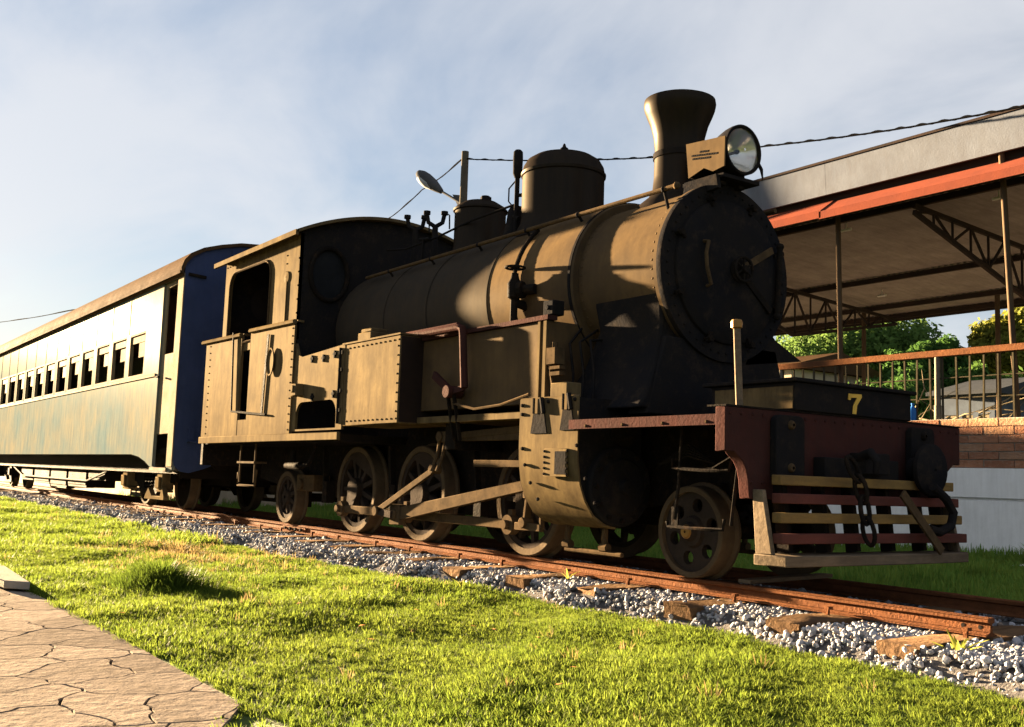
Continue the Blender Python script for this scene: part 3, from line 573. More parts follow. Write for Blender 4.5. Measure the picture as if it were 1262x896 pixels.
# ---------------------------------------------------------------- cab
yS = -1.2; CXF = -11.15; CXB = -13.62
def arch(y): return 3.68-0.28*abs(y/1.2)**2.0
tr = lambda pts, y=yS: [XZ(a, b, y) for a, b in pts]
for sgn in (-1, 1):
    c = MB(); out_ = [(CXB, 2.15), (CXF, 2.15), (CXF, 3.39), (CXB, 3.39)]
    w0, w1 = -13.42, -12.02
    hole = rrect(w0, w1, 2.26, 3.22, 0.2, 5, (0, 0, 1, 1))
    c.prism(out_, 1, sgn*1.2, sgn*1.17, [hole]); CS = P('cab_side', c, DUST)
    fr_ = MB(); loop = [(x, sgn*1.205, z) for x, z in hole]; fr_.tube(loop+[loop[0]], 0.016, 6, caps=False); P('window_beading', fr_, ROD, CS)
    if sgn < 0:
        bd = MB(); x, z = XZ(354, 342, -1.2); bd.lathe([(0.075, 0), (0.07, 0.012), (0.01, 0.016)], (x, -1.2, z), (0, -1, 0), 20); bd.box(x-0.02, x+0.02, -1.215, -1.2, z-0.55, z); P('round_badge', bd, DUST, CS)
        for k in range(7):
            r_ = MB(); z = 2.3+0.16*k; r_.ball((CXF-0.04, -1.2, z), 0.012, 6); P('rivet', r_, DUST, CS)
    # lower side with doorway slot
    lo = MB(); xs0, xs1 = XZ(296, 460, -1.22)[0], XZ(307, 460, -1.22)[0]
    xb, xf = -14.15, CXF+0.0; zt0 = 2.37
    mid0, mid1 = xf, XZ(421, 480, -1.22)[0]
    if sgn < 0:
        lo.prism([(xb, 1.07), (xs0, 1.07), (xs0, 2.36), (xb, 2.36)], 1, -1.225, -1.19)
        BS = P('bunker_side', lo, DUST)
        lo = MB(); lo.prism([(xs1, 1.07), (xf, 1.07), (xf, 2.33), (xs1, 2.35)], 1, -1.225, -1.19); DS = P('door_side', lo, DUST)
        lo = MB(); lo.box(xs0, xs1, -1.222, -1.195, 1.07, 1.27); P('door_sill', lo, DUST)
        # rolled top edge of the lower side
        for (a0, a1) in ((xb-0.12, xs0), (xs1, xf+0.02)):
            e_ = MB(); e_.tube([(a0, -1.235, 2.37), (a1, -1.235, 2.35)], 0.03, 8); e_.box(a0, a1, -1.2, -1.12, 2.35, 2.375); P('side_coping', e_, DUST)
        # door rod, strap and badge
        rd = MB(); x = XZ(304.5, 450, -1.24)[0]; rd.cyl((x, -1.2, 1.45), (x, -1.2, 2.4), 0.014, 8); P('door_handrail', rd, ROD)
        rd = MB(); a_, b_ = XZ(288, 410, -1.25), XZ(285, 507, -1.25); c_ = XZ(327, 511, -1.25); rd.tube([(a_[0], -1.25, a_[1]), (b_[0], -1.25, b_[1])], 0.012, 6); rd.tube([(b_[0], -1.25, b_[1]), (c_[0], -1.25, c_[1])], 0.014, 6); P('door_latch_rod', rd, IRON)
        rd = MB(); a_, b_ = XZ(331, 412, -1.24), XZ(322, 510, -1.24); rd.bar((a_[0], -1.24, a_[1]), (b_[0], -1.24, b_[1]), 0.05, 0.012, up=(0, 1, 0)); P('door_strap', rd, IRON)
        bd = MB(); x, z = XZ(334, 446, -1.24); 
        bd.lathe([(0.0001, 0.0), (0.12, 0), (0.13, 0.012), (0.145, 0.014), (0.15, 0.0)], (0, 0, 0), (0, -1, 0), 28)
        bd.v = [(vx*0.75+x, vy-1.246, vz*1.15+z) for vx, vy, vz in bd.v]; P('oval_badge', bd, DUST)
    else:
        lo.prism([(xb, 1.07), (xf, 1.07), (xf, 2.35), (xb, 2.35)], 1, 1.19, 1.225); P('bunker_side', lo, DUST)
    # hinged panel between cab and tank with the arched opening
    pm = MB(); o_ = [(mid0+0.0, 1.1), (mid1, 1.1), (mid1, 1.985), (mid0+0.22, 1.93), (mid0+0.1, 1.96), (mid0+0.02, 2.1)]
    hx0, hx1 = XZ(363, 515, -1.2)[0]+0.03, XZ(414, 515, -1.2)[0]
    pm.prism(o_, 1, sgn*1.205, sgn*1.175, [rrect(hx0, hx1, 1.12, 1.42, 0.16, 5, (0, 0, 1, 1))]); MP = P('side_panel', pm, DUST)
    if sgn < 0:
        for (px, py) in ((385, 442), (399, 441), (413, 436), (385, 489), (411, 485)):
            x, z = XZ(px, py, -1.21); c_ = MB(); c_.box(x-0.035, x+0.035, -1.222, -1.204, z-0.012, z+0.012); c_.box(x-0.012, x+0.012, -1.224, -1.204, z-0.045, z+0.035); P('panel_catch', c_, BLACK, MP)
        x, z = XZ(369, 480, -1.22); c_ = MB(); c_.box(x-0.06, x+0.08, -1.3, -1.2, z-0.08, z+0.06); c_.box(x-0.03, x+0.03, -1.315, -1.29, z-0.04, z+0.04); P('lamp_iron_box', c_, DUST, MP, bev=0.01)
# cab front with oval windows
arc = [(-1.2+2.4*k/24, arch(-1.2+2.4*k/24)) for k in range(25)]
hl = [circ(s_*0.84, 2.95, 1, 24, 0.235, 0.31) for s_ in (-1, 1)]
cf = MB(); cf.prism([(-1.2, 1.1)]+arc+[(1.2, 1.1)], 0, CXF, CXF-0.03, hl); CF = P('cab_front', cf, BLACK)
for s_, h_ in zip((-1, 1), hl):
    wf = MB(); lp = [(CXF+0.01, y, z) for y, z in h_]; wf.tube(lp+[lp[0]], 0.03, 8, caps=False); WF = P('oval_window', wf, IRON, CF)
    pn = MB(); pn.prism(circ(s_*0.84, 2.95, 1, 24, 0.233, 0.308), 0, CXF-0.02, CXF-0.012); P('pane', pn, mat('sooty_window_glass', (0.02, 0.022, 0.026), rough=0.25, bump=0.05), WF)
cbk = MB(); cbk.prism([(-1.17, 2.1)]+[(y*0.975, z-0.005) for y, z in arc]+[(1.17, 2.1)], 0, CXB+0.03, CXB, [circ(s_*0.6, 2.9, 0.25, 20) for s_ in (-1, 1)]); CBK = P('cab_back', cbk, BLACK)
for s_ in (-1, 1):
    pn = MB(); pn.prism(circ(s_*0.6, 2.9, 0.249, 20), 0, CXB+0.018, CXB+0.012); P('pane', pn, mat('dusty_rear_glass', (0.03, 0.025, 0.025), rough=0.5, bump=0.05), CBK)
rfm = MB(); n = 33; hwid = 1.3
for X in (CXB-0.16, CXF+0.1):
    for k in range(n):
        y = -hwid+2*hwid*k/(n-1); rfm.v.append((X, y, arch(y)+0.012))
    for k in range(n):
        y = -hwid+2*hwid*k/(n-1); rfm.v.append((X, y, arch(y)+0.05))
for k in range(n-1):
    rfm.f += [(k, k+1, 2*n+k+1, 2*n+k), (n+k, 3*n+k, 3*n+k+1, n+k+1), (k, n+k, n+k+1, k+1), (2*n+k, 2*n+k+1, 3*n+k+1, 3*n+k)]
rfm.f += [(0, 2*n, 3*n, n), (n-1, 2*n-1, 4*n-1, 3*n-1)]; P('cab_roof', rfm, DUST)
e_ = MB(); e_.box(CXB-0.16, CXF+0.1, -1.32, -1.285, arch(1.3)-0.015, arch(1.3)+0.045); P('roof_edge', e_, DUST)
fl = MB(); fl.box(-14.15, -10.0, -1.17, 1.17, 0.98, 1.06); P('cab_floor', fl, BLACK)
va = MB(); va.box(-14.2, XZ(416, 539, -1.23)[0], -1.24, -1.2, 0.99, 1.075); P('valance', va, DUST, bev=0.006)
bk = MB(); bk.box(-14.15, -13.62, -1.185, 1.185, 1.07, 2.3); P('coal_bunker', bk, BLACK)
bh = MB(); bh.box(-11.6, -11.2, -0.75, 0.75, 1.1, 2.9); bh.cyl((-11.6, 0.0, 1.7), (-11.66, 0, 1.7), 0.2, 16); P('backhead', bh, IRON, bev=0.03)
rv = MB(); rv.box(-14.25, -14.15, -1.18, 1.18, 0.7, 1.07); P('rear_beam', rv, IRON, bev=0.01)
# ---------------------------------------------------------------- side tanks
t1 = XZ(494, 413.5, -1.2)[0]
for sgn in (-1, 1):
    y0, y1 = sorted((sgn*1.2, sgn*0.6))
    tk = MB(); tk.box(XZ(420.5, 480, -1.2)[0], t1, y0, y1, 1.135, 1.975); TK = P('side_tank', tk, DUST, bev=0.008)
    ff = MB(); ya_, yb_ = sorted((sgn*1.185, sgn*0.6)); ff.box(t1+0.0005, t1+0.006, ya_, yb_, 1.15, 1.96); P('tank_front_shade', ff, TANKF, TK)  # added thin plate, its dark colour stands in for shade on this face
    ed = MB(); ya_, yb_ = sorted((sgn*1.212, sgn*0.6)); ed.box(XZ(420.5, 480, -1.2)[0], t1+0.012, ya_, yb_, 1.976, 1.992); P('tank_coping', ed, DUST, TK)
    y0, y1 = sorted((sgn*0.95, sgn*0.4)); xt = XZ(674, 450, -0.95)[0]
    t2 = MB(); t2.box(t1+0.001, xt, y0, y1, 1.26, 1.93); T2 = P('front_tank', t2, BOIL, bev=0.008)
    y0, y1 = sorted((sgn*0.98, sgn*0.88)); ed = MB(); ed.box(t1+0.02, xt+0.03, y0, y1, 1.932, 1.97); P('tank_edge_angle', ed, RED, T2)
    ed = MB(); y0, y1 = sorted((sgn*0.97, sgn*0.95)); ed.box(xt-0.11, xt-0.08, y0, y1, 1.27, 1.928); ed.box(xt-0.035, xt+0.004, y0, y1, 1.27, 1.928); P('tank_corner_angle', ed, DUST, T2)
    vb = MB(); y0, y1 = sorted((sgn*1.0, sgn*0.3)); vb.box(t1+0.02, -6.9, y0, y1, 1.14, 1.2); P('running_plate', vb, DUST, bev=0.005)
hg = MB(); x0 = XZ(420.5, 480, -1.2)[0]; hg.cyl((x0-0.03, -1.215, 1.16), (x0-0.03, -1.215, 1.95), 0.014, 8)
for z in (1.3, 1.5, 1.72, 1.9): hg.box(x0-0.055, x0+0.02, -1.222, -1.2, z-0.018, z+0.018)
P('panel_hinge', hg, BLACK)
fb = MB(); a_ = XZ(457, 409, -1.05); fb.box(a_[0]-0.13, a_[0]+0.16, -1.13, -0.9, 1.99, 2.09); fb.box(a_[0]-0.1, a_[0]+0.13, -1.11, -0.92, 2.09, 2.13); P('tank_filler', fb, DUST, bev=0.01)
ro = MB(); ro.tube([(-10.2, -1.0, 2.01), (-8.7, -1.0, 2.01), (XZ(565, 400, -1.0)[0], -1.0, 2.01)], 0.03, 8); P('tank_balance_pipe', ro, RED)
# reverser stand pipe
a_ = XZ(571, 402, -1.06); b_ = XZ(572, 478, -1.06); rp_ = MB(); rp_.tube([(a_[0]-0.75, -1.06, a_[1]+0.0), (a_[0]-0.08, -1.06, a_[1]), (a_[0]-0.015, -1.06, a_[1]-0.02), (a_[0], -1.06, a_[1]-0.09), (b_[0], -1.06, b_[1])], 0.034, 10); P('reach_rod_pipe', rp_, RED)
c_ = XZ(556, 483, -1.06); d_ = XZ(535, 462, -1.06); rp_ = MB(); rp_.bar((c_[0], -1.06, c_[1]), (d_[0], -1.06, d_[1]), 0.03, 0.07, up=(0, 0, 1)); rp_.cyl((c_[0], -0.96, c_[1]), (c_[0], -1.12, c_[1]), 0.055, 14); rp_.bar((c_[0], -1.06, c_[1]), (b_[0], -1.06, b_[1]), 0.03, 0.05); P('weigh_bar_arm', rp_, RED)
for dx in (-0.05, 0.05):
    lk = MB(); lk.bar((c_[0]+dx, -1.06, c_[1]-0.03), (c_[0]+dx-0.08, -0.93, 0.98), 0.022, 0.03, up=(0, 1, 0)); P('lifting_link', lk, IRON)
cp = MB(); cp.tube([(c_[0], -1.04, c_[1]-0.1), (-7.6, -1.04, 1.24), (-7.2, -1.04, 1.26), (-6.8, -1.04, 1.33)], 0.012, 6); P('drain_pipe', cp, ROD)
# boiler check valve with hand wheel
vx, vz = XZ(635, 330, -0.84); vv = MB()
vv.cyl((vx, -0.84, vz-0.55), (vx, -0.84, vz-0.05), 0.032, 10); vv.lathe([(0.035, -0.28), (0.06, -0.26), (0.065, -0.14), (0.04, -0.1), (0.03, -0.06), (0.014, -0.05), (0.012, 0.0)], (vx, -0.84, vz), (0, 0, 1), 14); vv.cyl((vx-0.02, -0.84, vz-0.2), (vx+0.2, -0.76, vz-0.2), 0.045, 10); vv.cyl((vx+0.05, -0.83, vz-0.2), (vx+0.09, -0.81, vz-0.2), 0.075, 10)
vv.cyl((vx+0.0, -0.84, vz-0.3), (vx, -0.6, vz-0.35), 0.04, 10); P('check_valve', vv, IRON)
vw = MB(); vw.tube([(vx+0.085*math.cos(R_(20*k)), -0.84+0.085*math.sin(R_(20*k)), vz) for k in range(19)], 0.011, 6, caps=False); vw.cyl((vx-0.085, -0.84, vz), (vx+0.085, -0.84, vz), 0.008, 6); vw.cyl((vx, -0.925, vz), (vx, -0.755, vz), 0.008, 6); P('valve_hand_wheel', vw, IRON)
pp_ = MB(); arcp = [(vx-0.12, -(RB+0.03)*math.cos(R_(a)), ZB+(RB+0.03)*math.sin(R_(a))) for a in range(48, -36, -6)]; pp_.tube(arcp, 0.02, 8); q = arcp[-1]; pp_.tube([q, (q[0]-0.15, q[1]-0.15, q[2]-0.02), (q[0]-0.75, q[1]-0.2, q[2]-0.02)], 0.022, 8); P('feed_pipe', pp_, IRON)
lp = MB(); xl = XZ(677, 390, -0.9)[0]; lp.box(xl-0.06, xl+0.07, -0.92, -0.8, 1.98, 2.1); lp.cyl((xl+0.01, -0.92, 2.04), (xl+0.01, -0.935, 2.04), 0.022, 10); P('lubricator_box', lp, BLACK, bev=0.01)
# small lubricator on the running plate ahead of the tank
a_ = XZ(684, 440, -0.95); lb = MB(); lb.box(a_[0]-0.05, a_[0]+0.06, -1.0, -0.9, a_[1]-0.06, a_[1]+0.07); lb.cyl((a_[0], -0.95, a_[1]+0.07), (a_[0], -0.95, a_[1]+0.12), 0.025, 8); lb.box(a_[0]-0.03, a_[0]+0.1, -0.98, -0.92, a_[1]-0.1, a_[1]-0.075); lb.box(a_[0]-0.03, a_[0]+0.1, -0.98, -0.92, a_[1]-0.15, a_[1]-0.12)
lb.tube([(a_[0]-0.08, -0.95, a_[1]-0.02), (a_[0]+0.02, -0.95, 1.28)], 0.014, 6); P('lubricator', lb, ROD)
for k in range(3):
    tb = MB(); x = -6.72+0.13*k; tb.tube([(x, -0.5, 2.0-0.1*k), (x+0.1, -0.78, 1.75), (x+0.18, -0.8, 1.5), (x+0.2, -0.82, 1.25)], 0.011, 6); P('oil_pipe', tb, BLACK)
# ---------------------------------------------------------------- cylinders
for sgn in (-1, 1):
    prof = [(-1.13, 1.27), (-1.13, 0.9), (-1.125, 0.78), (-1.10, 0.62), (-1.05, 0.5), (-0.97, 0.4), (-0.87, 0.335), (-0.76, 0.31), (-0.62, 0.33), (-0.5, 0.4), (-0.5, 1.27)]
    cy = MB(); cy.prism([(y*-sgn, z) for y, z in prof], 0, -6.79, -6.055); CY = P('cylinder', cy, BLACK)
    sh = MB(); pr2 = [(y-0.006 if y < -0.9 else y, z-0.006 if z < 0.5 else z+0.006) for y, z in prof[:8]]
    outp = pr2+[(y+0.012, z+0.012) for y, z in reversed(pr2)]
    sh.prism([(y*-sgn, z) for y, z in outp], 0, -6.78, -6.04); SH = P('cylinder_casing', sh, DUST, CY)
    ccy = -0.74*-sgn
    cv = MB(); cv.lathe([(0.3, -0.02), (0.3, 0.035), (0.285, 0.05), (0.22, 0.055), (0.2, 0.075), (0.06, 0.085), (0.05, 0.13), (0.01, 0.135)], (-6.045, ccy, 0.62), (1, 0, 0), 36); CV = P('cylinder_cover', cv, BLACK, CY)
    for k in range(12):
        t = R_(30*k); bl = MB(); y, z = ccy+0.255*math.cos(t), 0.62+0.255*math.sin(t); bl.cyl((-6.0, y, z), (-5.965, y, z), 0.018, 6); 
        if k % 2 == 0 or sgn < 0: P('cover_bolt', bl, IRON, CY)
    vc = MB(); vc.lathe([(0.13, -0.02), (0.13, 0.03), (0.07, 0.04), (0.055, 0.06), (0.055, 0.12), (0.01, 0.125)], (-6.05, -0.7*-sgn, 1.05), (1, 0, 0), 20); P('valve_cover', vc, IRON, CY)
    if sgn < 0:
        for (px, py) in ((645, 500), (645, 511), (645, 553), (648, 573), (653, 595), (657, 615), (677, 495), (710, 492), (712, 549), (722, 590), (727, 620)):
            x, z = XZ(px, py, -1.13); yy = -1.14
            if z < 0.75: yy = -1.14+0.11*((0.75-z)/0.35)**2
            bl = MB(); bl.ball((x, yy, z), 0.016, 6); P('casing_bolt', bl, BLACK, SH)
        (x0, z0), (x1, z1) = XZ(672, 553, -1.14), XZ(699, 588, -1.14)
        pl_ = MB(); pl_.box(x0, x1, -1.152, -1.13, z1, z0); HP = P('casing_hatch', pl_, DUST, SH, bev=0.003)
        pl_ = MB(); pl_.box(x0+(x1-x0)*0.5, x1-0.01, -1.156, -1.15, z1+0.02, z0-0.02); P('hatch_opening', pl_, BLACK, HP)
        for k in range(5):
            for x in (x0+0.015, x1+0.012):
                bl = MB(); bl.ball((x-0.005, -1.155, z1+0.02+(z0-z1-0.04)*k/4), 0.011, 6); P('hatch_bolt', bl, BLACK, HP)
        for (px0, px1, py0, py1) in ((656, 672, 510, 534), (692, 706, 505, 530)):  # black trapezoids paint in the dark shadow shapes on the casing
            (x0, z0), (x1, z1) = XZ(px0, py0, -1.14), XZ(px1, py1, -1.14)
            bk_ = MB(); bk_.prism([(x0+0.02, z0), (x1-0.02, z0), (x1+0.02, z1), (x0-0.01, z1)], 1, -1.146, -1.135); bk_.cyl((x0+0.03, -1.15, z0), (x0+0.03, -1.15, z0+0.12), 0.01, 6); bk_.cyl((x1-0.02, -1.15, z0), (x1-0.05, -1.15, z0+0.12), 0.018, 6); P('casing_lug_shadow', bk_, BLACK, SH)
        (x0, z0), (x1, z1) = XZ(681, 474, -1.1), XZ(701, 491, -1.1); bk_ = MB(); bk_.box(x0, x1, -1.12, -0.98, 1.277, 1.277+z0-z1); P('casing_top_block', bk_, DUST, CY, bev=0.008)
    dc = MB()
    for x in (-6.6, -6.15): dc.cyl((x, -0.76*-sgn, 0.34), (x, -0.76*-sgn, 0.14), 0.025, 8); dc.cyl((x-0.04, -0.76*-sgn, 0.16), (x+0.04, -0.76*-sgn, 0.16), 0.035, 8)
    dc.cyl((-6.62, -0.76*-sgn, 0.12), (-5.95, -0.76*-sgn, 0.12), 0.02, 8); P('drain_cocks', dc, ROD, CY)
# ---------------------------------------------------------------- frames and undergear
for sgn in (-1, 1):
    f_ = MB(); y0, y1 = sorted((sgn*0.36, sgn*0.33))
    f_.prism([(-14.1, 1.0), (-14.1, 0.55), (-13.0, 0.42), (-11.9, 0.42), (-11.4, 0.3), (-6.7, 0.3), (-6.3, 0.45), (-5.9, 0.5), (-4.6, 0.62), (-4.6, 1.12), (-6.0, 1.2), (-9.8, 1.2), (-10.0, 1.0)], 1, y0, y1); P('main_frame', f_, IRON)
ash = MB(); ash.prism([(-11.1, 1.6), (-11.1, 0.75), (-10.9, 0.42), (-9.95, 0.42), (-9.75, 0.75), (-9.75, 1.6)], 1, -0.325, 0.325); P('ashpan', ash, IRON)
dk = MB(); dk.box(-9.7, -6.8, -0.58, 0.58, 1.2, 1.255); P('tank_bottom', dk, BLACK)
for x in (-13.4, -8.3, -5.8):
    d_ = MB(); d_.box(x-0.04, x+0.04, -0.325, 0.325, 0.45, 1.0); P('frame_stretcher', d_, IRON)
rpl = MB(); rpl.box(-6.0, -4.57, -1.16, 1.16, 1.075, 1.1); P('front_footplate', rpl, BLACK)
for sgn in (-1, 1):
    y0, y1 = sorted((sgn*1.175, sgn*1.15)); a_ = MB(); a_.box(-6.1, -4.565, y0, y1, 1.03, 1.098); P('footplate_edge', a_, RED)
for k in range(4):
    r_ = MB(); r_.ball((-5.9+0.4*k, -1.176, 1.05), 0.012, 6); P('rivet', r_, ROD)
# ---------------------------------------------------------------- wheels
def disc_lathe(prof, y, n=48):
    m = MB(); m.lathe([(r, h) for r, h in prof], (0, y, 0), (0, -1, 0), n); return m
def driver_meshes(R, spokes=11):
    ty = MB(); ty.lathe([(R-0.065, 0.055), (R-0.012, 0.06), (R-0.004, 0.05), (R, -0.06), (R+0.028, -0.075), (R+0.028, -0.095), (R-0.02, -0.1), (R-0.065, -0.1), (R-0.065, 0.055)], (0, 0, 0), (0, -1, 0), 64)
    wc = MB(); r0 = R-0.066; wc.lathe([(r0, 0.045), (r0, -0.09), (r0-0.045, -0.085), (r0-0.045, 0.04), (r0, 0.045)], (0, 0, 0), (0, -1, 0), 48)
    wc.lathe([(0.02, 0.075), (0.085, 0.075), (0.095, 0.06), (0.1, -0.08), (0.02, -0.08)], (0, 0, 0), (0, -1, 0), 24)
    for k in range(spokes):
        t = 2*math.pi*(k+0.5)/spokes; d = Vector((math.cos(t), 0, math.sin(t))); n_ = Vector((-math.sin(t), 0, math.cos(t))); v = []
        for rad, hw, hy in ((0.08, 0.03, 0.035), (r0-0.04, 0.02, 0.024)):
            for a_, b_ in ((-1, -1), (1, -1), (1, 1), (-1, 1)): v.append(d*rad+n_*(a_*hw)+Vector((0, b_*hy, 0)))
        wc.add(v, [(0, 1, 5, 4), (1, 2, 6, 5), (2, 3, 7, 6), (3, 0, 4, 7)])
    return ty.mesh('tyre'), wc.mesh('wheel')
def counterweight(R, ang):
    r1 = R-0.07; r0 = R*0.5; a = []
    for k in range(13): t = ang-R_(52)+R_(104)*k/12; a.append((r1*math.cos(t), r1*math.sin(t)))
    m_ = MB(); m_.prism(a, 1, -0.052, 0.03); return m_.mesh('counterweight')
DR_R = 0.48
tyM, whM = driver_meshes(DR_R); tyM.materials.append(TYRE); whM.materials.append(WHEELM)
CRANK = R_(-112); PINR = 0.235
cwM = counterweight(DR_R, CRANK+math.pi); cwM.materials.append(WHEELM)
cb_ = MB(); cb_.prism(circ(0, 0, 0.125, 20), 1, -0.1, -0.02); d = (math.cos(CRANK), math.sin(CRANK)); nrm = (-d[1], d[0])
cb_.prism([(d[0]*0.0+nrm[0]*0.11, nrm[1]*0.11), (d[0]*PINR+nrm[0]*0.075, d[1]*PINR+nrm[1]*0.075), (d[0]*(PINR+0.07), d[1]*(PINR+0.07)), (d[0]*PINR-nrm[0]*0.075, d[1]*PINR-nrm[1]*0.075), (-nrm[0]*0.11, -nrm[1]*0.11)], 1, -0.095, -0.02); crM = cb_.mesh('crank'); crM.materials.append(WHEELM)
YW = 0.545
def place_wheel(x, sgn, meshes, parent=L):
    w_ = bpy.data.objects.new('wheel', meshes[0][1]); COL.objects.link(w_); w_.parent = parent; w_.location = Vector((x, -YW if sgn < 0 else YW, meshes[1]))-wpos(parent)
    if sgn > 0: w_.rotation_euler = (0, 0, math.pi)
    for nm, me in meshes[0][2:]+[('tyre', meshes[0][0])]:
        c = bpy.data.objects.new(nm, me); COL.objects.link(c); c.parent = w_
    return w_
DRX = [-7.38, -9.22, -10.66]
for x in DRX:
    for sgn in (-1, 1): place_wheel(x, sgn, ([tyM, whM, ('counterweight', cwM), ('crank', crM)], DR_R))
    a_ = MB(); a_.cyl((x, -0.5, DR_R), (x, 0.5, DR_R), 0.07, 16); P('axle', a_, IRON)
def disc_wheel(R, holes, hr, hpos):
    ty = MB(); ty.lathe([(R-0.045, 0.055), (R-0.01, 0.058), (R-0.003, 0.05), (R, -0.06), (R+0.026, -0.075), (R+0.026, -0.095), (R-0.045, -0.1), (R-0.045, 0.055)], (0, 0, 0), (0, -1, 0), 56)
    wc = MB(); wc.prism(circ(0, 0, R-0.046, 48), 1, -0.02, 0.03, [circ(hpos*math.cos(2*math.pi*k/holes+0.3), hpos*math.sin(2*math.pi*k/holes+0.3), hr, 12) for k in range(holes)])
    wc.lathe([(0.01, 0.085), (0.055, 0.085), (0.065, 0.07), (0.07, 0.05), (0.1, 0.045), (0.115, 0.02), (0.115, 0.0)], (0, 0, 0), (0, -1, 0), 24)
    return ty.mesh('tyre'), wc.mesh('wheel')
ty1, wh1 = disc_wheel(0.325, 6, 0.05, 0.19); ty1.materials.append(TYRE); wh1.materials.append(WHEELM)
hb = MB(); hb.lathe([(0.01, 0.1), (0.04, 0.1), (0.05, 0.088), (0.05, 0.07)], (0, 0, 0), (0, -1, 0), 18); hbM = hb.mesh('hub_cap'); hbM.materials.append(BRASS)
ty5, wh5 = driver_meshes(0.33, 9); ty5.materials.append(TYRE); wh5.materials.append(WHEELM)
for sgn in (-1, 1):
    place_wheel(-5.42, sgn, ([ty1, wh1, ('hub_cap', hbM)], 0.325)); place_wheel(-12.6, sgn, ([ty5, wh5], 0.33))
for x, z in ((-5.42, 0.325), (-12.6, 0.33)):
    a_ = MB(); a_.cyl((x, -0.55, z), (x, 0.55, z), 0.055, 16); P('axle', a_, IRON)
    for sgn in (-1, 1):
        y0, y1 = sorted((sgn*0.42, sgn*0.3)); a_ = MB(); a_.box(x-0.13, x+0.13, y0, y1, z-0.12, z+0.35); P('axlebox', a_, IRON, bev=0.01)
# leaf spring above the leading wheel
ls = MB()
for k in range(5):
    hl_ = 0.3-0.045*k; ls.tube([(-5.42-hl_, -0.62, 0.8+0.02*k), (-5.42, -0.62, 0.86+0.02*k), (-5.42+hl_, -0.62, 0.8+0.02*k)], 0.012, 4)
P('leaf_spring', ls, IRON)
